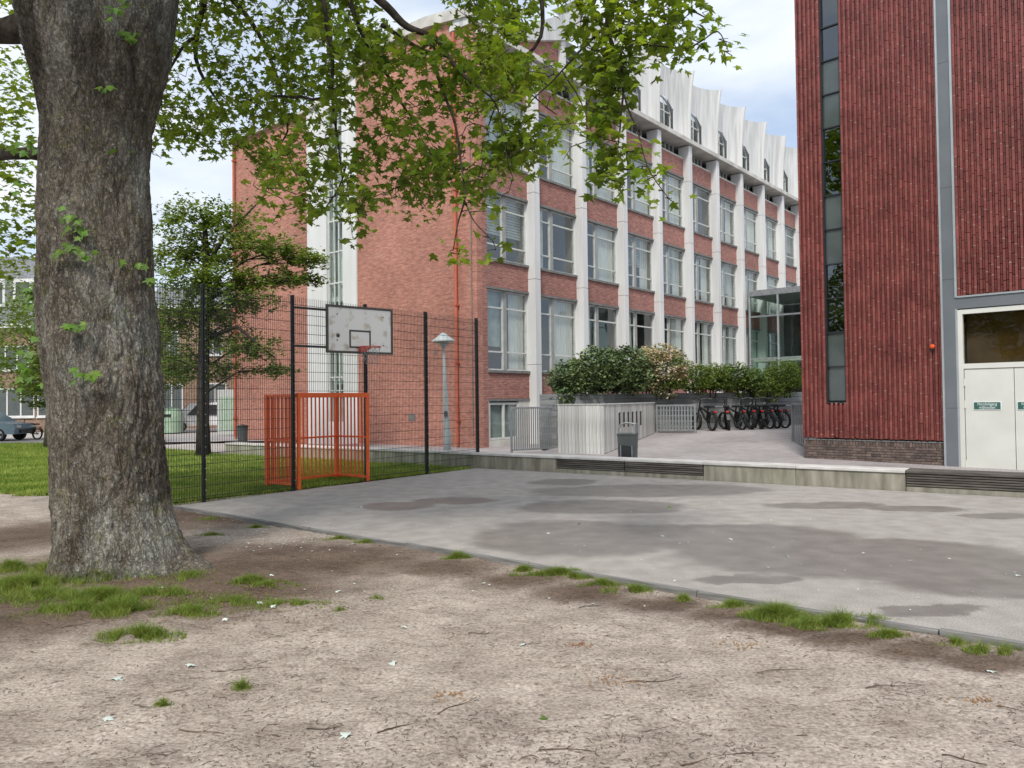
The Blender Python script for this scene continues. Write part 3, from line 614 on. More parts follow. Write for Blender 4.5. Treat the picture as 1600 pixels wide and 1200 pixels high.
# scalloped concrete shells: concave in plan between ribs, flaring out at the top, arched window in the back
def shell(u0, wd):
    q = MB(); nx, nz = 40, 36; H = 3.75; vs = []; D = .8
    for j in range(nz+1):
        tz = j/nz; z = 15.76+H*tz
        fl = .28*tz**2.5
        for i in range(nx+1):
            s = i/nx; x = wd*s
            dep = D*(math.sin(math.pi*s)**.6)*(1+.15*tz**2)
            top = .22*math.sin(math.pi*s)*tz
            vs.append((u0+x, -.36-fl+dep, z+top*0))
    hole = set()
    fs = []
    for j in range(nz):
        for i in range(nx):
            sx = (i+.5)/nx; sz = (j+.5)/nz
            if abs(sx-.5) < .28 and (sz < .38 or ((sx-.5)/.28)**2+((sz-.38)/.20)**2 < 1): continue
            a = j*(nx+1)+i; fs.append((a, a+1, a+nx+2, a+nx+1))
    q.add(vs, fs)
    # thickness at the top lip
    t0 = nz*(nx+1)
    lip = [(vs[t0+i][0], 1.34, vs[t0+i][2]) for i in range(nx+1)]
    o0 = len(q.v); q.v += lip; 
    for i in range(nx): q.f.append((t0+i, t0+i+1, o0+i+1, o0+i)); q.mi.append(0)
    sh = q.build('roof_shell', 'shell', sch, smooth=False)
    # rib between shells
    r = MB(); n = 10; pr = [(-.38-.28*(j/n)**2.5, 15.75+H*j/n) for j in range(n+1)]
    r.prism(pr+[(1.0, 15.75+H), (1.0, 15.75)], u0+wd-.05, u0+wd+.05, 'x').build('rib', 'white', sh)
    w = MB(); xc = u0+wd/2; yb = .50; rr = wd*.30
    w.use('frame')
    arc = [(xc+rr*math.cos(math.pi*k/12), 17.22+.72*math.sin(math.pi*k/12)) for k in range(13)]
    arc = [(xc+rr, 15.78)]+arc+[(xc-rr, 15.78)]
    for k in range(len(arc)-1):
        (xa, za), (xb, zb) = arc[k], arc[k+1]; w.beam((xa, yb-.02, za), (xb, yb-.02, zb), .06, .07, (0, 1, 0))
    for z in (16.35, 17.2): w.box(xc-rr, xc+rr, yb-.05, yb, z-.03, z+.03)
    for x in (xc-rr*.33, xc+rr*.33): w.box(x-.025, x+.025, yb-.05, yb, 15.8, 17.85)
    ow = w.build('arched_window', None, sh)
    MB().prism(arc, yb, yb+.01).build('pane', 'glass', ow)
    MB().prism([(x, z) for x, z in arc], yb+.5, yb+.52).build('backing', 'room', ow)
for k in range(1, 10): shell(UR[k]-PW/2, 3.42)
# roof and rear so the block is closed
MB().box(.3, 37, .95, 16.5, 15.1, 15.45).build('roof', 'slab', sch)
MB().box(6.5, 37, 1.35, 9, 15.75, 18.3).build('attic_block', 'shell', sch)
MB().box(.3, 37, 16.6, 16.9, ZB, 15.1).box(36.7, 37, .3, 16.6, ZB, 15.1).box(.31, 36.7, 5, 5.1, ZB, 15.1).build('rear_wall', 'brick', sch)
MB().box(.02, .28, 6.95+.0, 6.951, 0, 0.001).build('flashing', 'slab', sch) if False else None

# glazed link between the school and the red block, perpendicular to the facade
lu = (30039/(1797-1163)-28.61)/.769
lk = thing('glass_link', 'two storey glazed link corridor between brick school and red block', 'building', (FA.x+FD.x*lu, FA.y+FD.y*lu, .4), FANG)
q = MB(); q.use('galv'); TH = 7.9
q.box(-.12, 6, -14, -.37, TH-.35, TH)
for i in range(8): q.box(-.06, .06, -.45-i*1.75-.05, -.45-i*1.75+.05, 0, TH-.35)
for z in (1.1, 3.7, 6.3): q.box(-.05, .05, -12.7, -.45, z-.05, z+.05)
lf = q.build('frame', None, lk)
for i in range(7):
    for (a, b_) in ((.0, 1.05), (1.15, 3.65), (3.75, 6.25), (6.35, TH-.35)):
        MB().box(-.01, .01, -.5-i*1.75-1.65, -.5-i*1.75-.001, a, b_).build('pane', 'glass_green', lk)
q = MB(); q.use('alu'); [q.box(-.1, -.061, -.45-i*1.75-.05, -.45-i*1.75+.05, 0, TH-.35) for i in range(8)]; q.build('posts', None, lk)
q = MB(); q.use('room'); q.box(5.5, 5.6, -13, -.5, 0, TH-.4).use('slab').box(.3, 5.5, -13, -.5, 3.55, 3.8); q.build('interior', None, lk)

# ================================================================ RED BLOCK
RO = Vector((7.29, 19.3)); RANG = math.atan2(-.692, .721)
rb = thing('red_block', 'dark red block of ribbed vertical bricks with grey steel portal and cream doors', 'building', (RO.x, RO.y, 0), RANG)
HT = 12.5; PT = .745
MB().box(.03, .60, .06, 8, PT+.02, HT).box(.60, 1.08, .12, 8, PT+.02, 1.64).box(1.08, 3.2, .06, 8, PT+.02, HT).box(3.2, 9, .1, 8, 3.95, HT).build('wall_core', 'red_mortar', rb)
MB().box(5.62, 9, .06, 8, 0, 3.95).build('wall', 'steel', rb)
# vertical bricks
cp = .054; bh = .225
bm_p = [MB().bbox(.003, cp-.003, -.012 if pr else .04, .075, 0, bh-.012, .004).mesh('brick', 'red') for pr in (1, 0)]
specs = []; 
def fill(u0, u1, z0, z1):
    n = int(round((u1-u0)/cp)); w = (u1-u0)/n
    for i in range(n):
        off = (i*37 % 7)/7*bh if i % 2 else ((i//2) % 3)/3*bh+.06
        z = z0-off
        while z < z1:
            a, b_ = max(z, z0), min(z+bh-.012, z1)
            if b_-a > .03: specs.append((u0+i*w, a, b_, i % 2, w))
            z += bh
fill(0, .60, PT+.03, HT); fill(.60, 1.08, PT+.03, 1.62); fill(1.08, 3.2, PT+.03, HT); fill(3.52, 9, 3.97, HT)
def dist(s): return (RO+Vector((.721, -.692))*s[0]).length**2+(s[1]-EYE)**2+(1e4 if s[0] > 5.6 or s[1] > 9 else 0)
specs.sort(key=dist)
rest = MB(); mort = MB()
full = 0
for j, (u, a, b_, pr, w) in enumerate(specs):
    jt = random.uniform(-.003, .003)
    if full < 300 and abs((b_-a)-(bh-.012)) < 1e-6:
        o = put('brick', bm_p[0 if pr == 0 else 1], rb, loc=(u, jt, a)); full += 1
    elif u < 6.5: rest.box(u+.003, u+w-.003, (-.012 if pr == 0 else .04)+jt, .075, a, b_)
    if pr == 0 and random.random() < .8 and u < 6.5 and b_ < HT-.1: mort.box(u+.006, u+w-.006, -.012+random.uniform(0, .006), .06, b_, b_+.011)
rest.build('brickwork', 'red', rb, kind='stuff'); mort.build('joint_mortar', 'pale_mortar', rb, kind='stuff')
MB().box(-.01, .03, .0751, 8, PT+.02, HT).build('side_wall', 'red', rb)
# plinth of brown bricks, soldier course on top
MB().box(.012, 3.19, .05, 8, -.2, PT-.03).build('plinth_core', 'mortar', rb)
z = -.08; r_ = 0
while z < PT-.16:
    x = .0-(.11 if r_ % 2 else 0)
    while x < 3.19:
        a, b_ = max(0, x), min(3.19, x+.205)
        if b_-a > .04: MB().bbox(a, b_, .03+random.uniform(-.003, .003), .09, z, z+.05, .004).build('plinth_brick', 'brown', rb)
        x += .216
    z += .0625; r_ += 1
x = 0
while x < 3.15: MB().bbox(x, x+.055, .03, .09, PT-.145, PT-.035, .004).build('soldier_brick', 'brown', rb); x += .0665
MB().box(-.005, 3.19, .02, .08, PT-.03, PT-.001).build('drip_strip', 'sill', rb)
# slot window
fr = MB(); fr.use('cardark'); fr.box(.60, .625, .03, .2, 1.64, HT).box(1.055, 1.08, .03, .2, 1.64, HT)
fr.box(.6, 1.08, -.0, .2, 1.62, 1.66)
zc = [1.67, 2.52, 3.36, 4.2, 5.04, 5.9, 6.74, 7.58, 8.42, 9.26, 10.1, 10.94, 11.78, 12.5]
for z in zc[1:]: fr.box(.625, 1.055, .07, .19, z-.015, z+.015)
sw = fr.build('slot_window', None, rb)
opaque = {0, 1, 4, 5, 8, 9}
for i in range(len(zc)-1):
    MB().box(.626, 1.054, .115, .125, zc[i]+.017, zc[i+1]-.017).build('pane', 'panel_green' if i in opaque else 'glass_dark', sw)
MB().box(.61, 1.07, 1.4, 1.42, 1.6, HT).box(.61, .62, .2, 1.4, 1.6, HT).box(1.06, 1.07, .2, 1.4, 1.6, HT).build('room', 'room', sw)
# steel portal
c_ = MB(); zs = [0, 1.5, 4.35, 6.4, 9.2, HT]
for j in range(5): c_.box(3.23, 3.47, -.02, .3, zs[j]+.003 if j else -.2, zs[j+1]-.003)
c_.build('steel_column', 'steel', rb)
MB().box(3.19, 3.23, -.045, .3, -.2, HT).build('column_flange', 'alu', rb); MB().box(3.47, 3.515, -.045, .3, 3.93, HT).build('column_flange', 'alu', rb)
MB().box(3.47, 9, -.02, .3, 3.68, 3.92).build('steel_beam', 'steel', rb); MB().box(3.516, 9, -.045, .098, 3.922, 3.96).build('flashing', 'alu', rb)
MB().box(3.47, 3.51, -.02, .3, -.2, 3.68).build('door_post', 'alu', rb)
# transom window and double doors
fr = MB(); fr.use('door'); fr.box(3.51, 3.6, .0, .14, -.1, 3.66).box(5.47, 5.6, .0, .14, -.1, 3.66).box(3.6, 5.47, .0, .14, 3.56, 3.66).box(3.6, 5.47, .0, .14, 2.36, 2.47)
df = fr.build('door_frame', None, rb)
MB().box(3.6, 5.47, .075, .085, 2.47, 3.56).build('pane', 'glass_brown', df)
MB().box(3.6, 5.47, .35, .37, 2.3, 3.6).build('backing', 'brown_room', df)
def text_mesh(s, size):
    cu = bpy.data.curves.new('lettering', 'FONT'); cu.body = s; cu.size = size; cu.align_x = 'CENTER'; cu.align_y = 'CENTER'; cu.extrude = .001; cu.resolution_u = 3
    cu.space_line = .82; cu.offset = .0025
    o = bpy.data.objects.new('t', cu); COL.objects.link(o); dg = bpy.context.evaluated_depsgraph_get()
    me = bpy.data.meshes.new_from_object(o.evaluated_get(dg)); V = [tuple(v.co) for v in me.vertices]; Fs = [tuple(p.vertices) for p in me.polygons]
    bpy.data.objects.remove(o); return V, Fs
TV, TF = text_mesh('Nooduitgang\nvrijhouden', .088)
for di, (x0, x1) in enumerate(((3.612, 4.53), (4.542, 5.46))):
    d = MB().bbox(x0, x1, .02, .075, .03, 2.35, .004).build('door', 'door', rb)
    s = MB(); s.use('signwhite').box(-.262, .262, -.004, .004, -.088, .088).use('signgreen').box(-.25, .25, -.0065, -.0042, -.077, .077).use('signwhite')
    s.add([(x*.80, -.0085, z*1.0) for x, z, _ in TV], TF)
    cx = x0+.42 if di == 0 else x0+.30
    so_ = s.build('sign', None, d, loc=(cx, .012, 1.55))
    for z in (.2, 1.98, 1.5): MB().tube([(x0+.0 if di == 0 else x1, .008, z), (x0+.0 if di == 0 else x1, .008, z+.16)], .018, 8).build('hinge', 'door', d)
MB().box(3.6, 5.47, .02, .14, -.1, .028).build('threshold', 'alu', rb)
al = MB(); al.tube([(3.0, -.01, 2.88), (3.0, -.06, 2.88)], [.055, .05], 14); al.tube([(3.0, -.06, 2.88), (3.0, -.085, 2.88)], [.05, .025], 14)
al.build('alarm_light', 'alarm', rb); MB().box(2.97, 3.03, -.04, -.006, 2.79, 2.83).build('alarm_bracket', 'cardark', rb)

# ================================================================ LOW WALL
cw0 = court(0, 0)
lw = thing('low_wall', 'low mossy concrete retaining wall with pale coping and dark slatted seat sections', 'wall', (cw0[0], cw0[1], 0), CANG)
segs = [(-11.5, -9.2, 0), (-9.2, -7.2, 0), (-7.2, -5.2, 0), (-5.2, -3.2, 0), (-3.2, -1.3, 0), (-1.3, .55, 0), (.55, 2.5, 0), (2.5, 4.39, 1), (4.39, 6.31, 1), (6.31, 8.27, 0), (8.27, 10.28, 0), (10.28, 12.3, 1), (12.3, 14.3, 1), (14.3, 16.3, 0), (16.3, 18.3, 0)]
for (a, b_, sl) in segs:
    if not sl: MB().bbox(a+.004, b_-.004, 0, .42, -.15, .335, .01).build('block', 'concrete', lw)
    else:
        MB().bbox(a+.004, b_-.004, 0, .42, -.15, .095, .01).build('block', 'concrete', lw)
        MB().box(a+.02, b_-.02, .10, .42, .095, .335).build('backing', 'sill', lw)
        for k in range(5): MB().bbox(a+.012, b_-.012, -.012+random.uniform(-.003, .003), .05, .105+k*.046, .105+k*.046+.033, .005).build('slat', 'slatwood', lw)
    MB().bbox(a+.002, b_-.002, -.03, .46, .337, .40, .01).build('coping', 'coping' if not (sl and a > 10) else 'slatwood', lw)

# ================================================================ MESH FENCE
FP = [Vector((-4.54, 15.9))+k*2.02*CF for k in range(-2, 4)]
fe = thing('mesh_fence', 'tall black welded mesh ball fence with bolted posts beside the court', 'fence', (FP[0].x, FP[0].y, 0), math.atan2(CF.y, CF.x))
for k in range(6):
    q = MB(); q.use('black').bbox(k*2.02-.03, k*2.02+.03, -.035, .035, -.05, 4.0, .004).bbox(k*2.02-.034, k*2.02+.034, -.039, .039, 4.0, 4.03, .004)
    q.box(k*2.02-.012, k*2.02+.012, -.058, -.035, .05, 3.97)
    pst = q.build('post', None, fe)
    bq = MB()
    for z in np.arange(.2, 3.95, .2): bq.tube([(k*2.02, -.058, z), (k*2.02, -.07, z)], .010, 6)
    bq.build('bolts', 'bolt', pst)
for k in range(5):
    z0 = 2.02 if k == 2 else .06
    x0, x1 = k*2.02+.03, (k+1)*2.02-.03
    q = MB()
    for x in np.arange(x0+.005, x1, .05): q.box(x-.003, x+.003, -.003, .003, z0, 4.0)
    for z in np.arange(z0+.02, 4.0, .2): q.box(x0, x1, -.012, -.0035, z-.004, z+.004).box(x0, x1, .0035, .012, z-.004, z+.004)
    q.build('mesh_panel', 'black', fe)

# backboard: its own thing hung on the fence posts
BL, BR = Vector((-3.96, 16.4)), Vector((-2.71, 17.5)); bd = (BR-BL).normalized(); bw = (BR-BL).length
bo = thing('basketball_hoop', 'stained white backboard with orange rim and torn net on black arms', 'basketball hoop', (BL.x, BL.y, 0), math.atan2(bd.y, bd.x))
z0, z1 = 2.86, 3.9
q = MB(); q.use('bb').bbox(.045, bw-.045, 0, .03, z0+.045, z1-.045, .003)
q.use('bbline').box(0, .05, -.012, .035, z0, z1).box(bw-.05, bw, -.012, .035, z0, z1).box(.05, bw-.05, -.012, .035, z0, z0+.05).box(.05, bw-.05, -.012, .035, z1-.05, z1)
xm = bw/2
q.box(xm-.28, xm-.24, -.003, 0, z0+.12, z0+.52).box(xm+.22, xm+.26, -.003, 0, z0+.12, z0+.52).box(xm-.24, xm+.22, -.003, 0, z0+.48, z0+.52).box(xm-.24, xm+.22, -.003, 0, z0+.12, z0+.16)
for (x, z) in ((.26, z1-.2), (bw-.25, z1-.2), (.26, z0+.28), (bw-.25, z0+.2)): q.tube([(x, .0, z), (x, -.006, z)], .016, 8)
q.build('backboard', None, bo)
q = MB(); q.tube([(.28, 0, z0+.38), (.28, -.004, z0+.38)], .045, 14); q.build('sticker', 'bbline', bo)
rc = (xm+.02, -.39, 2.99)
q = MB(); q.tube([(rc[0]+.225*math.cos(t), rc[1]+.225*math.sin(t), rc[2]) for t in np.linspace(0, 2*math.pi, 29)], .011, 6, False)
q.box(xm-.06, xm+.1, -.10, -.012, 2.90, 3.02); q.beam((xm-.05, -.05, 2.92), (rc[0]-.12, rc[1]+.19, 2.98), .012, .02); q.beam((xm+.09, -.05, 2.92), (rc[0]+.12, rc[1]+.19, 2.98), .012, .02)
rim = q.build('rim', 'rim', bo)
q = MB()
for i in range(12):
    t = 2*math.pi*i/12; t2 = t+.26; t3 = t+.05
    def rp(t, r, z): return (rc[0]+r*math.cos(t), rc[1]+r*math.sin(t), rc[2]+z)
    if i in (2, 5, 9): q.tube([rp(t, .22, 0), rp(t, .15, -.32-.1*random.random())], .004, 4); continue
    q.tube([rp(t, .22, 0), rp(t2, .19, -.1), rp(t3, .16, -.2), rp(t2, .14, -.3), rp(t3+.1, .12, -.38)], .004, 4)
    q.tube([rp(t+.52, .22, 0), rp(t2, .19, -.1), rp(t+.5, .16, -.2), rp(t2, .14, -.3)], .004, 4)
q.build('net', 'net', rim)
inv = Matrix.Rotation(-math.atan2(bd.y, bd.x), 2)
q = MB()
for pk, xa in ((FP[2], .04), (FP[3], bw-.1)):
    lp = inv @ (pk-BL)
    for z in (2.98, 3.78): q.beam((lp.x, lp.y, z), (xa+.3*(1 if xa < 1 else -1), .06, z), .045, .045)
    q.beam((xa+.3*(1 if xa < 1 else -1), .05, 2.95), (xa+.3*(1 if xa < 1 else -1), .05, 3.82), .04, .04)
q.build('arms', 'black', bo)

# goal recessed behind the fence line
gl = thing('goal', 'orange steel barred goal recessed into the black mesh fence', 'goal', (FP[2].x, FP[2].y, 0), math.atan2(CF.y, CF.x))
x0, x1, dp, gh = .05, 2.02+.02, .95, 2.0
q = MB(); q.bbox(x0, x0+.07, -.10, -.045, 0, gh, .005); q.build('goal_post', 'orange', gl)
MB().bbox(x1-.07, x1, -.10, -.045, 0, gh, .005).build('goal_post', 'orange', gl)
MB().bbox(x0+.07, x1-.07, -.10, -.045, gh-.10, gh, .005).build('crossbar', 'orange', gl)
for x in (x0, x1-.07): MB().bbox(x-.01, x+.08, dp-.01, dp+.08, 0.0, gh-.02, .005).build('rear_post', 'orange', gl)
def rails(parts):
    q = MB()
    for a in parts: q.bbox(*a, .004)
    return q
for (za, zb) in ((gh-.08, gh-.02), (.98, 1.02), (.07, .12)):
    MB().bbox(x0+.07, x1-.07, dp+.01, dp+.06, za, zb, .004).build('rail', 'orange', gl)
    for x in (x0+.01, x1-.06): MB().bbox(x, x+.05, -.04, dp, za, zb, .004).build('rail', 'orange', gl)
n = 16
mbar = MB().bbox(-.015, .015, -.015, .015, .12, .98, .003).mesh('bar', 'orange'); mbar2 = MB().bbox(-.015, .015, -.015, .015, 1.02, gh-.08, .003).mesh('bar', 'orange')
for i in range(1, n):
    x = x0+.07+(x1-x0-.14)*i/n
    for mm in (mbar, mbar2): put('bar', mm, gl, loc=(x, dp+.035, 0))
for i in range(1, 8):
    y = dp*i/8
    for x in (x0+.035, x1-.035):
        for mm in (mbar, mbar2): put('bar', mm, gl, loc=(x, y, 0))

# ================================================================ LAMP POST
lb = gpt(700, 724)
lp = thing('street_lamp', 'pale grey tapered lamp post with shallow domed shade beside the brick gable', 'street lamp', (lb.x, lb.y, 0))
lp.rotation_euler = (0, R(-1.6), 0)
q = MB(); q.lathe([(.11, -.05), (.11, .9), (.095, .95), (.055, 2.6), (.042, 3.35)], 8); q.box(-.05, .05, -.125, -.1, .3, .75); q.build('pole', 'lampmetal', lp)
q = MB(); q.lathe([(.045, 3.3), (.07, 3.36), (.16, 3.5), (.17, 3.54)], 16); q.build('lantern', 'shutter', lp, smooth=True)
q = MB(); q.lathe([(.34, 3.50), (.345, 3.525), (.30, 3.56), (.18, 3.64), (.13, 3.70), (.03, 3.76), (.0, 3.77)], 24); q.lathe([(.34, 3.50), (.17, 3.53)], 24); q.build('lamp_shade', 'lampmetal', lp, smooth=True)
q = MB()
for i in range(6):
    t = i*math.pi/3; q.tube([(.1*math.cos(t), .1*math.sin(t), 3.37), (.26*math.cos(t), .26*math.sin(t), 3.54)], .007, 4)
q.build('struts', 'lampmetal', lp)
MB().box(-.05, .05, -.13, -.07, 1.35, 1.5).build('box', 'steel', lp)

# ================================================================ YARD: timber box, gates, planter, bin, bikes
def local(w0, ang): return Matrix.Translation((w0[0], w0[1], 0)) @ Matrix.Rotation(ang, 4, 'Z')
def run(a, b_): a, b_ = Vector(a), Vector(b_); d = b_-a; return d.length, math.atan2(d.y, d.x)
BC = (2.62, 22.05); BLf = (1.36, 22.98); BRt = (4.9, 26.5)
ts = thing('timber_screen', 'pale weathered vertical board enclosure with six black slots', 'screen', (BC[0], BC[1], 0))
MB().add([(x-BC[0], y-BC[1], z) for z in (.0, 1.5) for x, y in ((BLf[0]+.15, BLf[1]+.12), (BC[0], BC[1]+.12), (BRt[0]-.1, BRt[1]), (3.4, 27.2))], [(0, 1, 5, 4), (1, 2, 6, 5), (2, 3, 7, 6), (3, 0, 4, 7), (4, 5, 6, 7)]).build('core', 'room', ts)
for (a, b_, n) in ((BLf, BC, 13), (BC, BRt, 24)):
    Ln, an = run(a, b_)
    for i in range(n):
        w = Ln/n; f_ = (i+.0)/n; p = Vector(a)+(Vector(b_)-Vector(a))*f_
        zb = yard_z(p.x, p.y)+.02 if b_ is BRt else .1
        zt = 1.62
        s = MB()
        sl = b_ is BRt and i in (6, 8, 10, 12, 14, 16)
        if sl: s.use('board').bbox(.004, w-.004, -.012, .012, zb, .92, .004).bbox(.004, w-.004, -.012, .012, 1.38, zt, .004).use('cardark').box(.0, w, .0, .01, .92, 1.38)
        else: s.use('board').bbox(.004, w-.004, -.012+random.uniform(-.003, .003), .012, zb, zt, .004)
        s.build('board', None, ts, loc=(p.x-BC[0], p.y-BC[1], 0), rot=(0, 0, an))
    MB().bbox(-.02, Ln+.02, -.03, .1, 1.622, 1.66, .005).build('cap', 'board', ts, loc=(a[0]-BC[0], a[1]-BC[1], 0), rot=(0, 0, an))

def barred(name, label, a, b_, zb, zt, gap=.11, mid=False, m='galv', bw_=.035, cat='gate'):
    Ln, an = run(a, b_); t = thing(name, label, cat, (a[0], a[1], zb), an)
    H = zt-zb
    for x in (0, Ln-.06): MB().bbox(x, x+.06, -.03, .03, -.08, H, .004).build('post', m, t)
    MB().bbox(.06, Ln-.06, -.02, .02, H-.07, H-.01, .004).build('rail', m, t); MB().bbox(.06, Ln-.06, -.02, .02, .06, .11, .004).build('rail', m, t)
    if mid: MB().bbox(.06, Ln-.06, -.035, -.021, H*.5, H*.53, .004).build('rail', m, t)
    n = int((Ln-.12)/gap); me = MB().box(-bw_/2, bw_/2, -.01, .01, .11, H-.07).mesh('bar', m)
    for i in range(1, n): put('bar', me, t, loc=(.06+(Ln-.12)*i/n, 0, 0))
    return t
ga, gb = at(798, 690, 24.5), at(872, 690, 25.2)
barred('barred_gate', 'grey barred gate between brick school corner and timber enclosure', (ga.x, ga.y), (gb.x, gb.y), .12, 1.58, .075)
g2 = barred('lattice_gate', 'low grey barred gate between timber enclosure and parked bikes', (4.95, 26.45), (6.15, 25.75), .62, 1.58, .1, m='galv', bw_=.05)
for k in range(4): MB().bbox(.07, 1.3, .015, .03, .2+k*.18, .23+k*.18, .003).build('cross_slat', 'galv', g2)
gc = at(1238, 660, 22.5); gd = at(1262, 660, 20.8)
barred('side_gate', 'grey open gate standing at the left corner of the red block', (gc.x, gc.y), (gd.x, gd.y), .38, 1.62, .2)

PA, PB = Vector((1.45, 24.9)), Vector((12.4, 31.4)); Ln, an = run(PA, PB)
pl = thing('planter', 'long raised planter clad in grey horizontal planks behind the bikes', 'planter', (PA.x, PA.y, 0), an)
k = 0; z = .15
while z < 1.98:
    x = 0; 
    while x < Ln: MB().bbox(x+.003, min(x+2.4, Ln)-.003, -.02+random.uniform(-.004, .004), .03, z, z+.175, .005).build('plank', 'greywood', pl); x += 2.4
    MB().bbox(-.03, .02, .031, 1.0, z, z+.175, .005).build('plank', 'greywood', pl)
    z += .183; k += 1
MB().box(.02, Ln, .03, .98, .1, 1.9).build('soil', 'bark2', pl)
MB().tube([(6.4, -.35, 1.45), (Ln, -.35, 1.45)], .03, 8).build('rail', 'galv', pl)

# bushes
def bush(name, label, blobs, cols, lsize, group=None, fl=None, flm=None):
    blobs = blobs+[((c[0], c[1]+.35, 2.34), (r_[0]*1.0, r_[1]*.7, .3), int(n_*.4)) for c, r_, n_ in blobs]
    c0 = blobs[0][0]; t = thing(name, label, 'bush', (c0[0], c0[1], 1.85), 0, group); P = []
    for (c, r, n) in blobs:
        n = int(n*1.7); r = (r[0]*1.12, r[1], r[2]*1.1); d = rng.normal(size=(n, 3)); d /= np.linalg.norm(d, axis=1)[:, None]
        rad = rng.uniform(.3, 1.0, n)**.5
        q = d*rad[:, None]
        bump = np.array([1+.28*noise.noise(Vector(v)*2.3+Vector(c)) for v in d])
        q = q*bump[:, None]*np.array(r)+np.array(c); P.append(q)
    P = np.concatenate(P); off = np.array((c0[0], c0[1], 1.85)); P = P-off
    sel = np.array([noise.noise(Vector(p)*2.6) > -.38 for p in P]); P = P[sel]
    leaves('foliage', P, lsize, cols, DIA_V, DIA_F, .5, .2, t, 'stuff')
    if fl:
        f = np.array([p for p in P if p[2] > -.2 and (noise.noise(Vector(p)*1.7) > -.2)]); f = f[rng.permutation(len(f))[:fl]]; leaves('blossom', f+np.array((0, 0, .03)), lsize*1.15, flm, DIA_V, DIA_F, .6, 0, t, 'stuff')
    s = MB()
    for i in range(8):
        b_ = blobs[i % len(blobs)][0]; x, y = b_[0]-off[0]+random.uniform(-.3, .3), b_[1]-off[1]+random.uniform(-.2, .2)
        s.tube([(x*.8, y*.8, -.1), (x*.9, y*.9, .4), (x, y, b_[2]-1.85+.3)], [.03, .022, .01], 5)
    s.build('stems', 'bark2', t)
    return t
def A(px, py, Y): return tuple(at(px, py, Y))
bush('rhododendron', 'dark glossy evergreen bush at the left end of the planter', [(A(935, 580, 26), (1.0, .8, .78), 2600), (A(895, 592, 25.6), (.75, .7, .6), 1700), (A(975, 580, 26.4), (.9, .8, .8), 2400), (A(880, 625, 25.2), (.35, .4, .4), 420)], 'leaf_dark', .11)
bush('photinia', 'bush with pink and cream flowering shoots in the planter', [(A(1035, 580, 27), (.95, .7, .85), 2500), (A(1010, 570, 27), (.5, .5, .55), 900)], 'leaf_green', .085, fl=4200, flm='leaf_pink')
bush('hedge_bush', 'bright green loose bush right of the pink flowering one', [(A(1090, 592, 28), (.7, .6, .55), 1700), (A(1118, 590, 28.4), (.5, .5, .5), 1100)], 'leaf_far', .08)
bush('hedge_bush', 'dense mid green bush above the parked bikes', [(A(1150, 592, 29), (.75, .6, .6), 2000), (A(1180, 600, 29.3), (.6, .6, .55), 1300)], 'leaf_green', .085)
bush('hedge_bush', 'yellow green bush at the right end of the planter beside the red block', [(A(1225, 590, 30), (.75, .6, .65), 2000), (A(1205, 608, 29.8), (.5, .5, .5), 900)], 'leaf_far', .08)

# litter bin
bp = at(981, 705, 19.3)
bn = thing('litter_bin', 'dark grey litter bin with hooded handle behind the low wall', 'bin', (bp.x, bp.y, .1), R(-20))
q = MB(); q.add([(-.2, -.17, 0), (.2, -.17, 0), (.2, .17, 0), (-.2, .17, 0), (-.225, -.2, .82), (.225, -.2, .78), (.225, .2, .78), (-.225, .2, .82)], [(0, 3, 2, 1), (0, 1, 5, 4), (1, 2, 6, 5), (2, 3, 7, 6), (3, 0, 4, 7)])
q.bbox(-.235, .235, -.21, .21, .78, .83, .01); q.build('body', 'bin', bn)
q = MB(); q.tube([(-.225, 0, .8), (-.225, 0, .96), (-.17, 0, 1.05), (-.05, 0, 1.09), (.22, 0, 1.06)], .022, 6); q.box(.17, .235, -.2, .2, .83, 1.07); q.build('hood', 'galv', bn)
q = MB(); q.box(-.13, .13, -.19, -.182, .2, .6); q.build('front_panel', 'cardark', bn)
q = MB(); q.box(-.15, .15, -.19, -.183, .62, .65).box(-.15, -.13, -.19, -.184, .18, .62).box(.13, .15, -.19, -.184, .18, .62); q.build('panel_trim', 'galv', bn)

# bikes: fat tyred with high bars, rear towards the camera
def wheel(parent, y, r=.31, w=.05):
    q = MB(); n = 24
    prof = [(r-w, -w), (r-w*.2, -w*.9), (r, 0), (r-w*.2, w*.9), (r-w, w)]
    vs = [(z, y+a*math.cos(t), r+a*math.sin(t)) for a, z in prof for t in [2*math.pi*j/n for j in range(n)]]
    q.add(vs, [(i*n+j, i*n+(j+1) % n, (i+1)*n+(j+1) % n, (i+1)*n+j) for i in range(4) for j in range(n)])
    o = q.build('wheel', 'rubber', parent, smooth=True)
    s = MB(); s.tube([(0, y+(r-w)*math.cos(t), r+(r-w)*math.sin(t)) for t in np.linspace(0, 2*math.pi, 25)], .014, 5, False)
    for j in range(10): t = j*math.pi/5; s.tube([(0, y, r), (0, y+(r-w)*math.cos(t), r+(r-w)*math.sin(t))], .004, 3)
    s.tube([(-.05, y, r), (.05, y, r)], .035, 8); s.build('rim', 'bin', o)
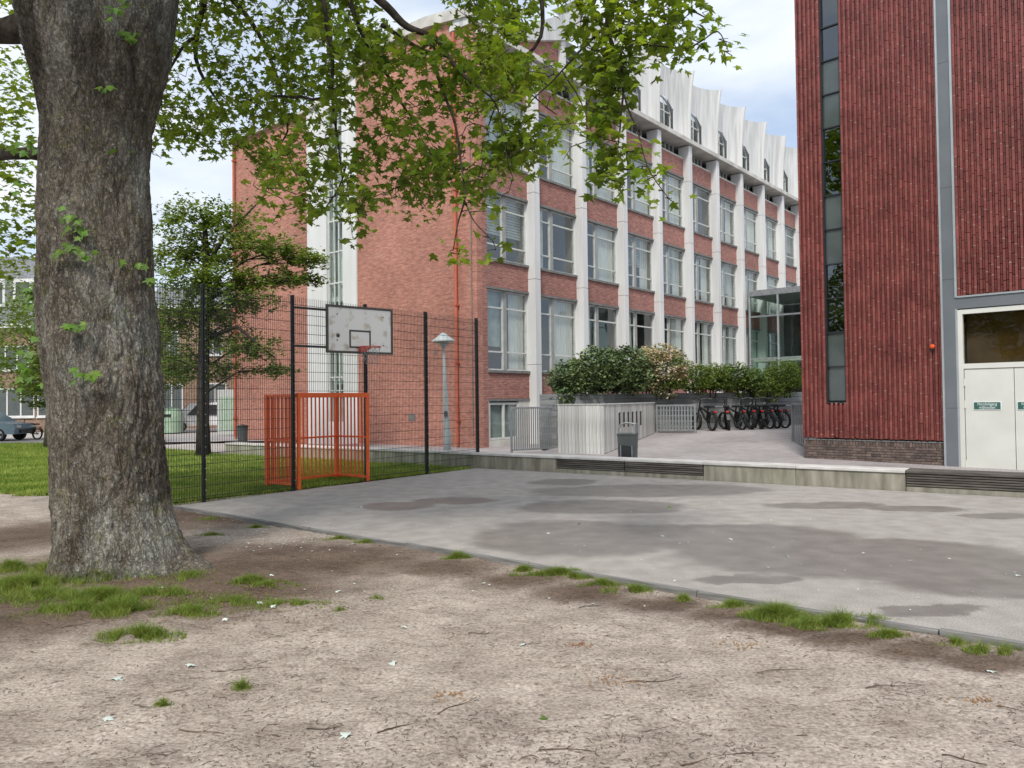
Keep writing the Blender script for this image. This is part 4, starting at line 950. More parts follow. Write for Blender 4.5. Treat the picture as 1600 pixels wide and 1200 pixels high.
def bike():
    t = thing('bicycle', '', 'bicycle'); wheel(t, 0); wheel(t, 1.1)
    q = MB(); q.use('black')
    q.tube([(0, 0, .31), (0, .42, .34), (0, .42, .34)], .03, 6); q.tube([(0, .42, .33), (0, .27, .8)], .028, 6); q.tube([(0, .45, .38), (0, .88, .78)], .045, 6)
    q.tube([(0, .3, .62), (0, .88, .82)], .03, 6); q.tube([(0, 0, .31), (0, .3, .68)], .018, 6); q.tube([(0, .86, .95), (0, 1.1, .31)], .028, 6)
    q.build('frame', None, t)
    q = MB(); q.tube([(0, .86, .95), (0, .83, 1.08)], .02, 6); q.tube([(-.33, .72, 1.1), (-.2, .78, 1.13), (0, .83, 1.08), (.2, .78, 1.13), (.33, .72, 1.1)], .015, 6); q.tube([(-.36, .70, 1.1), (-.26, .75, 1.12)], .022, 6); q.tube([(.36, .70, 1.1), (.26, .75, 1.12)], .022, 6); q.build('handlebar', 'black', t)
    q = MB(); q.bbox(-.1, .1, -.05, .42, .80, .87, .02); q.build('saddle', 'rubber', t)
    q = MB(); q.bbox(-.07, .07, -.2, -.0, .66, .69, .01); q.tube([(0, -.02, .35), (-.06, -.15, .66)], .008, 4); q.tube([(0, -.02, .35), (.06, -.15, .66)], .008, 4); q.build('rear_rack', 'black', t)
    q = MB(); q.bbox(-.05, .05, -.22, -.2, .63, .68, .005); q.build('rear_light', 'redlight', t)
    q = MB(); n = 10
    vs = []
    for i in range(n):
        a = R(10+i*150/(n-1)); 
        for x in (-.05, .05): vs.append((x, -.36*math.cos(a), .31+.36*math.sin(a)))
    q.add(vs, [(2*i, 2*i+1, 2*i+3, 2*i+2) for i in range(n-1)]); q.build('mudguard', 'black', t)
    q = MB(); q.lathe([(0, 0), (.045, .01), (.05, .04)], 10); q.build('headlight', 'rimsilver', t, loc=(0, .93, .9), rot=(R(-90), 0, 0))
    return t
b0 = bike()
bl = ['leftmost parked bike with red rear light, standing beside the low grey gate', 'second parked bike from the grey gate, turned towards its neighbour',
      'third parked bike from the grey gate, black frame, wide bars', 'middle parked bike leaning slightly left in the row', 'fifth bike in the row, handlebars turned right',
      'black bike behind, tucked between two others near the row end', 'next to last bike in the row by the planter', 'rightmost parked bike nearest the red block with pale mudguard']
bpx = [(1113, 673), (1139, 672), (1160, 671), (1174, 671), (1190, 670), (1203, 670), (1214, 670), (1227, 669)]
for i, (px, py) in enumerate(bpx):
    o = b0 if i == 0 else copy_tree(b0)
    p = at(px, py, 26.4+i*.22); o.location = (p.x, p.y, yard_z(p.x, p.y)); o.rotation_euler = (0, R(random.uniform(-7, 7)), R([14, -12, 18, 8, -5, 22, 10, 25][i])); o['label'] = bl[i]; o['group'] = 'bikes parked along the planter'
# small post by gate, wall bin at the far gable corner
wb = at(379, 688, 34.5)
t = thing('wall_bin', 'dark dustbin standing at the far left corner of the brick gable', 'bin', (wb.x, wb.y, 0))
q = MB(); q.lathe([(.2, 0), (.24, .7), (.26, .72)], 12); q.build('body', 'bin', t); q = MB(); q.lathe([(.27, .72), (.27, .8), (.0, .86)], 12); q.build('lid', 'cardark', t)

# ================================================================ BACKGROUND LEFT: houses, cars, container
def house(label, x0, x1, Y, zt, ridge, wins, ang=0, roofm='roof', name='brick_house'):
    t = thing(name, label, 'house', (x0, Y, 0), ang); L = x1-x0
    MB().box(0, L, 0, 9, -.1, zt).build('wall', 'house_brick', t)
    q = MB(); q.add([(-.3, -.35, zt), (L+.3, -.35, zt), (L+.3, 9, zt), (-.3, 9, zt), (-.3, 2.6, zt+ridge), (L+.3, 2.6, zt+ridge), (L+.3, 7, zt+ridge), (-.3, 7, zt+ridge)], [(0, 1, 5, 4), (4, 5, 6, 7), (3, 7, 6, 2), (0, 4, 7, 3), (1, 2, 6, 5)])
    q.build('roof', roofm, t)
    MB().box(-.35, L+.35, -.45, -.01, zt-.12, zt+.16).build('gutter', 'white', t)
    for (x, z, w, h, n) in wins:
        f = MB(); f.use('white'); yy = -.05
        f.box(x, x+w, yy, .0-.002, z, z+.09).box(x, x+w, yy, -.002, z+h-.09, z+h).box(x, x+.09, yy, -.002, z+.09, z+h-.09).box(x+w-.09, x+w, yy, -.002, z+.09, z+h-.09)
        for i in range(1, n): f.box(x+w*i/n-.05, x+w*i/n+.05, yy, -.002, z+.09, z+h-.09)
        o = f.build('window', None, t)
        for i in range(n): MB().box(x+w*i/n+.08, x+w*(i+1)/n-.08, -.02, -.004, z+.09, z+h-.09).build('pane', 'panel_green', o)
        MB().box(x-.05, x+w+.05, -.12, -.0021, z-.1, z-.002).build('sill', 'white', o)
    return t
h1 = house('brick row house with grey slate roof and white dormers at far left', -52, -31.2, 56, 7.6, 5.6,
      [(x, 1.0, 3.0, 2.1, 3) for x in (.8, 5.2, 9.6, 14.2, 18.0-.6)]+[(x, 4.4, 2.6, 1.8, 3) for x in (1, 5.4, 9.8, 14.2)])
for x in (9.0, 12.2, 15.4, 18.2):     # dormers
    q = MB(); q.use('white').box(x, x+2.6, .3, 3.2, 9.1, 9.3).box(x, x+2.6, .3, 3.2, 10.9, 11.15).box(x, x+.18, .3, 3.2, 9.3, 10.9).box(x+2.42, x+2.6, .3, 3.2, 9.3, 10.9).box(x+1.2, x+1.4, .3, .45, 9.3, 10.9)
    o = q.build('dormer', None, h1); MB().box(x+.18, x+1.2, .4, .42, 9.3, 10.9).build('pane', 'panel_green', o); MB().box(x+1.4, x+2.42, .4, .42, 9.3, 10.9).build('pane', 'panel_green', o)
house('low pale brick house with white windows glimpsed between trunk and school', -28.5, -12, 60, 9.3, 2.0,
      [(x, 5.6, 1.5, 1.9, 2) for x in (1.0, 4.4, 7.6, 10.4)]+[(x, 1.2, 1.8, 2.2, 2) for x in (1.0, 4.4, 7.6)]+[(x, 4.0+.2, 1.4, .9, 1) for x in (13.5,)])
def car(label, px, py, Y, body, ang, kind='car', name='parked_car', van=False):
    p = at(px, py, Y); t = thing(name, label, kind, (p.x, p.y, -.03), ang)
    if van: prof = [(-2.2, .35), (-2.3, .8), (-2.15, 1.05), (-1.5, 1.2), (-.9, 1.85), (2.2, 1.95), (2.3, .4)]; 
    else: prof = [(-2.2, .35), (-2.28, .65), (-2.15, .88), (-1.2, 1.02), (-.45, 1.5), (.9, 1.56), (1.9, 1.15), (2.25, 1.0), (2.3, .4)]
    q = MB(); n = len(prof)
    def hw(z): return .9 if z < 1.06 else .9-.28*(z-1.05)
    vs = [(x, -hw(z), z) for x, z in prof]+[(x, hw(z), z) for x, z in prof]
    q.add(vs, [tuple(range(n)), tuple(range(2*n-1, n-1, -1))]+[(i, i+n, (i+1) % n+n, (i+1) % n) for i in range(n)]); q.build('body', body, t)
    zt = 1.75 if van else 1.44
    for s in (-1, 1):
        MB().add([(-1.05, s*.905, 1.08), (1.5, s*.905, 1.08), (1.0, s*(hw(zt)+.012), zt), (-.45, s*(hw(zt)+.012), zt)], [(0, 1, 2, 3)]).build('side_window', 'cardark', t)
        for x in (-1.4, 1.4):
            w = MB(); w.tube([(x, s*.72, .33), (x, s*.93, .33)], .33, 20); w_ = w.build('wheel', 'rubber', t); r = MB()
            r.tube([(x, s*.932, .33), (x, s*.945, .33)], .09, 10)
            for j in range(5): a = j*2*math.pi/5; r.beam((x, s*.938, .33), (x+.22*math.cos(a), s*.938, .33+.22*math.sin(a)), .06, .012, (0, 1, 0))
            r.tube([(x+.23*math.cos(a), s*.938, .33+.23*math.sin(a)) for a in np.linspace(0, 2*math.pi, 17)], .014, 4, False); r.build('rim', 'rimsilver', w_)
    if van: MB().add([(-1.52, -.85, 1.22), (-1.52, .85, 1.22), (-.93, .66, 1.84), (-.93, -.66, 1.84)], [(0, 1, 2, 3)]).build('windscreen', 'cardark', t)
    for s in (-.6, .6): MB().box(-2.31, -2.2, s-.15, s+.15, .68, .82).build('headlight', 'rimsilver', t)
    MB().box(-2.33, -2.24, -.5, .5, .42, .58).build('grille', 'cardark', t)
    return t
car('blue grey car parked at the far left edge beyond the lawn', -26, 688, 41, 'carblue', R(180))
car('white van parked in the street behind the small tree', 318, 676, 52, 'carwhite', R(24), 'van', 'parked_van', True)
cg = at(268, 676, 50)
t = thing('recycling_container', 'round green recycling container standing by the street beyond the lawn', 'container', (cg.x, cg.y, 0))
MB().lathe([(.7, -.05), (.72, .9), (.68, 1.25), (.5, 1.5), (.0, 1.62)], 18).build('body', 'green', t, smooth=True)
q = MB(); q.box(-.25, .25, -.76, -.66, 1.0, 1.15); q.build('slot', 'cardark', t)
o = copy_tree(b0); p = gpt(58, 686); o.location = (p.x, p.y, -.03); o.rotation_euler = (0, R(4), R(80)); o['label'] = 'dark bicycle parked beside the blue grey car at far left'; o['group'] = 'bikes by the street'
sg = at(347, 690, 45)
t = thing('service_kiosk', 'pale green and white panelled kiosk left of the brick gable', 'kiosk', (sg.x, sg.y, 0))
MB().bbox(-.3, 1.5, 0, 1.2, -.05, 2.6, .02).build('body', 'shutter', t); q = MB()
for x in np.arange(-.15, 1.4, .3): q.box(x, x+.2, -.02, -.002, .2, 2.2)
q.build('door_panels', 'green', t)

# ================================================================ TREES
def fly(n, c, r, thr=-.15, fs=1.2, hollow=.45, soft=.04):
    out = []
    while len(out) < n:
        d = rng.normal(size=3); d /= np.linalg.norm(d); q = d*(hollow+(1-hollow)*random.random())**.6*(1+.35*noise.noise(Vector(d)*2.2+Vector(c)*.3)+.3*noise.noise(Vector(d)*5+Vector(c)*.3))*(1+abs(random.gauss(0, soft)))
        p = np.array(c)+q*np.array(r)
        if noise.noise(Vector(p)*fs) > thr: out.append(p)
    return out
def tree(name, label, base, trunk, limbs, blobs, lsize, m='leaf_far', tv=DIA_V, tf=DIA_F, bark='bark3', group=None, thr=-.15, fs=1.2, up=.8):
    t = thing(name, label, 'tree', base, 0, group); b = Vector(base)
    MB().tube([Vector(p)-b for p, r in trunk], [r for p, r in trunk], 12).build('trunk', bark, t, smooth=True)
    q = MB()
    for L_ in limbs: q.tube([Vector(p)-b for p, r in L_], [r for p, r in L_], 6)
    top = Vector(trunk[-1][0])
    for (c, r, n) in blobs:                      # limbs that carry each leaf mass
        e = Vector(c); tz = e.z-.25*math.hypot(e.x-top.x, e.y-top.y)-.15; tp = [Vector(p) for p, _ in trunk]; s = top
        for i_ in range(len(tp)-1):
            if tp[i_].z <= tz <= tp[i_+1].z: s = tp[i_].lerp(tp[i_+1], (tz-tp[i_].z)/(tp[i_+1].z-tp[i_].z))
        mid = (s+e)/2+Vector((0, 0, .12*(e-s).length)); q.tube([s-b, mid-b, e-b], [trunk[-1][1]*.6, trunk[-1][1]*.4, .015], 6)
        for j in range(5):
            e2 = e+Vector((random.uniform(-.8, .8)*r[0], random.uniform(-.8, .8)*r[1], random.uniform(-.6, .6)*r[2])); q.tube([mid-b, (mid+e2)/2-b+Vector((0, 0, .1)), e2-b], [trunk[-1][1]*.3, trunk[-1][1]*.18, .006], 5)
    q.build('limbs', bark, t, smooth=True)
    P = np.array([p for (c, r, n) in blobs for p in fly(n, c, r, thr, fs, .1 if name == 'hawthorn_tree' else .45, .22 if name == 'hawthorn_tree' else .06)])-np.array(b)
    leaves('crown', P, lsize, m, tv, tf, up, .2, t, 'stuff')
    return t
tb = gpt(318, 712)
Y2 = tb.y
def T(px, py, dY=0): return A(px, py, Y2+dY)
tree('hawthorn_tree', 'small tree with layered spreading branches on the lawn behind the fence', tuple(tb),
     [(tuple(tb-Vector((0, 0, .1))), .27), (T(317, 660), .21), (T(318, 560), .19), (T(320, 480), .16), (T(322, 400), .12), (T(320, 350), .07)],
     [[(T(320, 470), .1), (T(350, 455), .07), (T(440, 440), .02)], [(T(320, 530), .1), (T(370, 510, -1), .06), (T(430, 560, -1), .02)], [(T(321, 420), .09), (T(350, 370), .06), (T(410, 310), .02)]],
     [(T(300, 350), (1.3, 1.4, .75), 2240), (T(355, 345, .6), (1.2, 1.3, .6), 1760), (T(400, 385), (1.3, 1.2, .5), 1840), (T(455, 400, -.3), (1.0, .9, .38), 1200), (T(270, 400), (.9, 1.2, .6), 1360),
      (T(440, 435), (1.3, .9, .32), 1360), (T(300, 440, -.8), (1.2, 1.2, .5), 1760), (T(390, 470, -.5), (1.1, 1.0, .42), 1200), (T(275, 500), (.8, 1.2, .8), 1680), (T(345, 520, .4), (1.0, 1.2, .65), 1600),
      (T(400, 545, -.6), (1.1, .9, .45), 1200), (T(285, 570, .4), (.8, 1.1, .6), 1280), (T(425, 578, -.6), (.7, .6, .22), 560), (T(350, 580, .5), (.7, .9, .4), 720), (T(330, 400, .2), (1.1, 1.2, .5), 1760), (T(360, 440, -.5), (1.2, 1.0, .45), 1600), (T(485, 408, -.5), (.6, .6, .25), 480), (T(480, 438, -.4), (.5, .5, .2), 400), (T(330, 480, -.6), (1.1, 1, .5), 1600)], .125, 'leaf_far', thr=-.02, fs=2.3, bark='bark2')
for i, (px, Y, h, r, lab) in enumerate([(78, 33, 7.0, 2.6, 'leafy green tree at the far left in front of the slate roofed house'), (-90, 36, 11, 4.0, 'tall tree at the left border of the view'),
                                        (225, 50, 8, 3.0, 'tree half hidden behind the maple trunk'), (95, 44, 5.0, 2.2, 'low round tree left of the maple trunk near the parked car')]):
    b = at(px, 640, Y); z0 = 0
    bb = (b.x, b.y, 0)
    tree('street_tree', lab, bb, [(bb, .25), ((b.x+.1, b.y, h*.3), .2), ((b.x, b.y, h*.55), .12), ((b.x, b.y, h*.75), .06)], [],
         [((b.x+r*.45*math.cos(a), b.y+r*.45*math.sin(a), h*(.48+.16*(k % 3))), (r*.62, r*.62, h*.17), 1100) for k, a in enumerate(np.linspace(0, 6.0, 7))]+[((b.x, b.y, h*.86), (r*.5, r*.5, h*.14), 900)], .2 if Y > 40 else .15, 'leaf_far')
# trees behind the viewpoint: only their reflection shows in the windows
for i, (x, y, h, lab) in enumerate([(-13, -5, 12, 'large tree left of the viewpoint mirrored in the dark slot window'), (-22, -11, 14, 'tall tree behind the viewpoint reflected in red block glass'), (-5, -13, 12, 'tree behind the viewpoint near the path'), (-30, 2, 12, 'tree standing far left beside the viewpoint')]):
    tree('park_tree', lab, (x, y, -.1), [((x, y, -.1), .35), ((x, y, 4), .28), ((x, y, 7), .2), ((x, y, 9), .1)], [],
         [((x+3*math.cos(a), y+3*math.sin(a), 6+1.8*(k % 3)), (2.6, 2.6, 1.8), 500) for k, a in enumerate(np.linspace(0, 5.6, 7))], .45, 'leaf_far')

# ================================================================ THE MAPLE
BX, BY = -4.35, 8.55
mp_ = thing('maple_tree', 'thick old maple trunk with rough lichen bark and overhanging leafy boughs', 'tree', (BX, BY, 0))
prof = [(-.15, -4.33, .80), (.02, -4.33, .72), (.12, -4.35, .67), (.3, -4.38, .635), (.6, -4.42, .605), (1.0, -4.46, .59), (1.5, -4.51, .59), (2.1, -4.55, .615), (2.7, -4.60, .61), (3.4, -4.63, .595), (4.2, -4.64, .575), (4.9, -4.62, .58), (5.3, -4.60, .66), (5.7, -4.59, .76), (6.3, -4.60, .86), (7.0, -4.62, .93), (7.6, -4.62, .9), (8.0, -4.62, .75)]
zs_, xs_, rs_ = zip(*prof)
nz_, na = 560, 360
V = []
for j in range(nz_+1):
    z = -.15+8.15*j/nz_; cx = np.interp(z, zs_, xs_); r0 = np.interp(z, zs_, rs_)
    for i in range(na):
        a = 2*math.pi*i/na; c, s = math.cos(a), math.sin(a)
        fl = 0
        if z < 1.2:                                   # root flares
            k = math.exp(-max(0, z)/.28); fl = k*(.10*max(0, math.cos(3*a+.4))**2+.20*max(0, math.cos(a-.05))**8)
        lump = .035*noise.noise(Vector((c*1.3, s*1.3, z*.9)))+.03*noise.noise(Vector((c*2.2, s*2.2, z*1.7+9)))
        ridge = 0
        p = Vector((c*r0*9+.8*noise.noise(Vector((c*3, s*3, z*2.0))), s*r0*9, z*2.3))
        n1 = 1-abs(noise.noise(p))*2.2; n2 = 1-abs(noise.noise(Vector((p.x*2.3, p.y*2.3, p.z*2.6+4))))*2
        plate = noise.noise(Vector((c*r0*6, s*r0*6, z*5)))
        ridge = -.030*max(0, n1-.35)-.016*max(0, n2-.2)+.006*plate+.006*noise.noise(Vector((c*r0*40, s*r0*40, z*30)))
        w = .4+.6*min(1, max(0, noise.noise(Vector((c*1.6, s*1.6, z*.7+3)))+.65))
        # fork valley at the top
        fork = 0
        if z > 5.2: fork = -.20*min(1, (z-5.2)/1.6)*max(0, math.cos(a+math.pi/2-.1))**6
        r = r0+fl+lump+ridge*w*1.3+fork
        V.append((cx+r*c-BX, BY+r*s*.93-BY, z))
V = np.array(V); I = np.arange((nz_+1)*na).reshape(nz_+1, na)
Fq = np.stack([I[:-1], np.roll(I[:-1], -1, 1), np.roll(I[1:], -1, 1), I[1:]], -1).reshape(-1, 4)
def bark_extra(m, n, l, p, c, vec):
    t = n.new('ShaderNodeTexCoord'); ob = t.outputs['Object']
    q = n.new('ShaderNodeMapping'); q.inputs['Scale'].default_value = (1, 1, .30); l.new(ob, q.inputs[0])
    def crack(sc, wdt, seed, st):
        qq = n.new('ShaderNodeMapping'); qq.inputs['Location'].default_value = (seed, seed, seed); qq.inputs['Scale'].default_value = st; l.new(ob, qq.inputs[0])
        a = n.new('ShaderNodeTexNoise'); a.inputs['Scale'].default_value = sc; a.inputs['Detail'].default_value = 4; a.inputs['Roughness'].default_value = .6; a.inputs['Distortion'].default_value = .5; l.new(qq.outputs[0], a.inputs['Vector'])
        d1 = n.new('ShaderNodeMath'); d1.operation = 'SUBTRACT'; d1.inputs[1].default_value = .5; l.new(a.outputs['Fac'], d1.inputs[0])
        d2 = n.new('ShaderNodeMath'); d2.operation = 'ABSOLUTE'; l.new(d1.outputs[0], d2.inputs[0])
        d3 = n.new('ShaderNodeMapRange'); d3.interpolation_type = 'SMOOTHSTEP'; d3.inputs['From Max'].default_value = wdt; l.new(d2.outputs[0], d3.inputs[0]); return d3.outputs[0]
    c1 = crack(7, .030, 0, (1, 1, .28)); c2 = crack(15, .042, 3, (1, 1, .45)); c3 = crack(34, .06, 7, (1, 1, .7))
    def mulv(x, y):
        k = n.new('ShaderNodeMath'); k.operation = 'MULTIPLY'; l.new(x, k.inputs[0]); l.new(y, k.inputs[1]); return k.outputs[0]
    def lift(x, lo_):
        k = n.new('ShaderNodeMapRange'); k.inputs['To Min'].default_value = lo_; l.new(x, k.inputs[0]); return k.outputs[0]
    iv_ = mulv(mulv(lift(c1, .25), lift(c2, .4)), lift(c3, .62))
    mr = n.new('ShaderNodeMapRange'); mr.inputs['To Min'].default_value = .34; mr.inputs['To Max'].default_value = 1.15; l.new(iv_, mr.inputs[0])  # shade inside the cracks, multiplied into the bark colour for relief
    # lichen: pale grey-green and mustard patches
    def patch(sc, lo, hi, col, src, seed, det=7, st=(1, 1, 1), amt=1):
        qq = n.new('ShaderNodeMapping'); qq.inputs['Location'].default_value = (seed, seed*2, seed*3); qq.inputs['Scale'].default_value = st; l.new(ob, qq.inputs[0])
        a = n.new('ShaderNodeTexNoise'); a.inputs['Scale'].default_value = sc; a.inputs['Detail'].default_value = det; a.inputs['Roughness'].default_value = .7; l.new(qq.outputs[0], a.inputs['Vector'])
        b = n.new('ShaderNodeMapRange'); b.inputs['From Min'].default_value = lo; b.inputs['From Max'].default_value = hi; b.inputs['To Max'].default_value = amt; l.new(a.outputs['Fac'], b.inputs[0])
        x = n.new('ShaderNodeMix'); x.data_type = 'RGBA'; l.new(b.outputs[0], x.inputs[0]); l.new(src, x.inputs[6]); x.inputs[7].default_value = (*col, 1); return x.outputs[2]
    s = patch(1.5, .48, .64, (.30, .295, .26), c, 1, st=(1, 1, .5), amt=.85)
    s = patch(5, .55, .68, (.17, .165, .07), s, 2, amt=.75)
    s = patch(16, .58, .68, (.36, .38, .34), s, 3, amt=.8)
    s = patch(9, .60, .7, (.13, .12, .045), s, 5, amt=.8)
    # patches of darker bark colour, stronger towards the fork
    sp = n.new('ShaderNodeSeparateXYZ'); l.new(ob, sp.inputs[0]); zr = n.new('ShaderNodeMapRange'); zr.inputs['From Min'].default_value = 4.3; zr.inputs['From Max'].default_value = 5.4; l.new(sp.outputs[2], zr.inputs[0])
    dn = n.new('ShaderNodeTexNoise'); dn.inputs['Scale'].default_value = 2.2; dn.inputs['Detail'].default_value = 6; l.new(q.outputs[0], dn.inputs['Vector'])
    dr = n.new('ShaderNodeMapRange'); dr.inputs['From Min'].default_value = .42; dr.inputs['From Max'].default_value = .6; dr.inputs['To Max'].default_value = .8; l.new(dn.outputs['Fac'], dr.inputs[0])
    mm = n.new('ShaderNodeMath'); mm.operation = 'MULTIPLY'; l.new(zr.outputs[0], mm.inputs[0]); l.new(dr.outputs[0], mm.inputs[1])
    x = n.new('ShaderNodeMix'); x.data_type = 'RGBA'; l.new(mm.outputs[0], x.inputs[0]); l.new(s, x.inputs[6]); x.inputs[7].default_value = (.03, .024, .018, 1); s = x.outputs[2]
    h = n.new('ShaderNodeHueSaturation'); l.new(s, h.inputs['Color']); l.new(mr.outputs[0], h.inputs['Value']); l.new(h.outputs[0], p.inputs['Base Color'])
    b = [k for k in n if k.type == 'BUMP'][0]; b.inputs['Strength'].default_value = .8; b.inputs['Distance'].default_value = .015
    b2 = n.new('ShaderNodeBump'); b2.inputs['Strength'].default_value = .7; b2.inputs['Distance'].default_value = .04; l.new(iv_, b2.inputs['Height'])
    l.new(b.outputs[0], b2.inputs['Normal']); l.new(b2.outputs[0], p.inputs['Normal'])
M['trunk'] = mat('maple_bark', (.105, .086, .068), (.215, .185, .15), scale=3.2, rough=.95, bump=.8, bscale=50, spec=.1, stretch=(1, 1, .45), detail=10, extra=bark_extra)
put('trunk', npmesh('trunk', V, Fq, 'trunk', True), mp_)
off = Vector((BX, BY, 0))
# boughs: pixel paths with their distance give real 3-D polylines
tops = Vector((-4.5, 8.55, 7.2))
br = MB(); nodes = []
def bough(path, r0, r1, n=8):
    P = [Vector(p) for p in path]; Q = []
    for i in range(len(P)-1):
        for k in range(4): Q.append(P[i].lerp(P[i+1], k/4))
    Q.append(P[-1])
    for _ in range(3): Q = [Q[0]]+[(Q[i-1]+Q[i]*2+Q[i+1])/4 for i in range(1, len(Q)-1)]+[Q[-1]]
    Q = [q+Vector((noise.noise(q*2.1), noise.noise(q*2.1+Vector((5, 0, 0))), noise.noise(q*2.1+Vector((0, 7, 0)))))*.05 for q in Q]
    m = len(Q); br.tube([q-off for q in Q], [r0+(r1-r0)*(i/(m-1))**.8 for i in range(m)], n); nodes.extend(Q[m//5:]); return Q
# big limbs leaving the fork
bough([(-4.2, 8.5, 6.6), (-3.3, 8.6, 8.3), (-1.6, 8.9, 9.3), (.4, 9, 9.6), (2.4, 8.9, 9.2)], .42, .07)
bough([(-4.9, 8.6, 6.8), (-5.6, 8.6, 8.6), (-6.2, 8.8, 10.5), (-6.4, 9, 13)], .4, .12)
bough([(-4.5, 8.8, 7.2), (-4.0, 9.6, 9.2), (-3.2, 11, 10.6), (-2, 12.5, 11.2)], .36, .08)
bough([(-4.5, 8.3, 7.2), (-4.2, 7.4, 9.2), (-3.4, 6.0, 10.5)], .34, .08)
bough([(-5.0, 8.7, 6.2), A(-10, 55, 9.0), A(-160, 20, 9.5)], .2, .1)
bough([(-5.05, 8.6, 4.62), A(30, 238, 8.75), A(-30, 248, 9.1), A(-140, 262, 9.6)], .085, .05)
# visible boughs
Y = 9.3
bough([(-1.6, 8.9, 9.2), A(560, -25, 9.2), A(610, 12, 9.2), A(640, 45, 9.2), A(680, 55, 9.1), A(705, 100, 9.0), A(735, 130, 8.9)], .075, .018)
bough([A(680, 55, 9.1), A(678, 100, 9.1), A(690, 140, 9.0), A(712, 200, 8.8), A(722, 260, 8.6), A(724, 315, 8.5), A(712, 350, 8.4), A(705, 390, 8.4)], .028, .006, 6)
bough([A(722, 315, 8.5), A(745, 350, 8.3), A(765, 375, 8.3)], .01, .004, 5)
bough([(-2.2, 8.8, 9.1), A(540, -10, 9.2), A(575, 75, 9.3), A(610, 125, 9.4), A(640, 168, 9.5), A(668, 210, 9.6)], .04, .010)
bough([(-2.6, 8.7, 8.9), A(505, -10, 9), A(515, 60, 9), A(517, 130, 9.1), A(524, 195, 9.2), A(533, 245, 9.3), A(532, 300, 9.4)], .035, .008)
bough([A(517, 130, 9.1), A(500, 160, 9.6), A(470, 152, 10.4), A(425, 151, 11.5)], .02, .02, 6)
bough([(-4, 9.6, 9.2), A(330, -40, 11.5), A(300, 60, 12), A(320, 130, 12.4), A(360, 190, 12.6)], .08, .01)
bough([A(300, 60, 12), A(260, 110, 11.5), A(255, 170, 11.3)], .03, .008)
bough([A(330, -40, 11.5), A(400, 40, 12), A(430, 110, 12.3), A(455, 190, 12.4), A(430, 250, 12.4)], .05, .01)
bough([A(600, 40, 9.2), A(660, 80, 10), A(740, 95, 10.5), A(810, 130, 10.5), A(870, 180, 10.4)], .03, .008)
bough([(.4, 9, 9.4), A(840, -30, 9.6), A(850, 60, 9.8), A(790, 120, 9.9), A(760, 200, 9.9)], .045, .008)
bough([A(740, 130, 8.9), A(775, 160, 8.8), A(790, 210, 8.8), A(795, 260, 8.7)], .014, .005, 6)
bough([(2.2, 8.6, 8.9), A(960, -40, 7.6), A(945, 40, 7.4), A(965, 90, 7.3), A(980, 150, 7.2), A(975, 200, 7.2), A(960, 240, 7.1)], .03, .005)
bough([A(975, 60, 7.4), A(1010, 70, 7.3), A(1060, 80, 7.2), A(1100, 60, 7.1), A(1125, 45, 7.1), A(1140, 80, 7.0)], .014, .004, 6)
bough([A(1000, -40, 7.6), A(1060, 10, 7.3), A(1100, 30, 7.2), A(1120, 35, 7.1)], .016, .004, 6)
bough([A(980, 150, 7.2), A(1000, 200, 7.2), A(1015, 260, 7.1), A(1040, 310, 7.1)], .01, .004, 6)
bough([A(945, 40, 7.4), A(900, 90, 7.6), A(850, 140, 8), A(820, 170, 8.3)], .014, .005, 6)
bough([A(540, 260, 9.3), A(520, 310, 9.2), A(500, 345, 9.1), A(470, 350, 9.1)], .012, .004, 6)
bough([A(532, 250, 9.3), A(545, 320, 9.2), A(552, 370, 9.1)], .008, .003, 5)
bough([A(880, 110, 8), A(905, 160, 8), A(925, 215, 7.9)], .01, .004, 5)
# leaf clusters inside outlines seen in the photograph, each at its own depth, carried by twigs
masses = [
 ([(235, -60), (510, -60), (515, 60), (470, 60), (480, 130), (500, 175), (440, 235), (425, 290), (370, 230), (330, 245), (300, 220), (262, 232), (240, 180)], 10.6, 13, 520, .11, -.02),
 ([(485, -60), (560, -60), (600, 40), (640, 60), (700, 45), (760, 30), (840, -20), (862, 50), (850, 100), (905, 140), (905, 205), (860, 215), (845, 275), (790, 260), (765, 300), (735, 320), (700, 285), (665, 335), (600, 325), (560, 345), (520, 310), (480, 330), (430, 320), (390, 300), (400, 250), (470, 200), (500, 140)], 8.4, 10.8, 560, .13, .02),
 ([(860, -60), (1060, -60), (1075, 20), (1065, 105), (1035, 110), (1000, 120), (960, 150), (900, 100), (885, 30)], 6.9, 7.9, 115, .115, -.05),
 ([(905, 60), (985, 70), (1010, 130), (1015, 180), (1035, 240), (1020, 290), (985, 300), (945, 290), (930, 220), (905, 200), (925, 130)], 6.9, 7.5, 60, .115, -.1),
 ([(690, -60), (860, -60), (855, 10), (840, 40), (800, 40), (755, 20), (700, 10)], 9.5, 11, 60, .105, 0),
 ([(800, 90), (905, 110), (905, 190), (860, 200), (820, 280), (795, 270), (770, 200)], 8.6, 10, 90, .125, -.1),
]
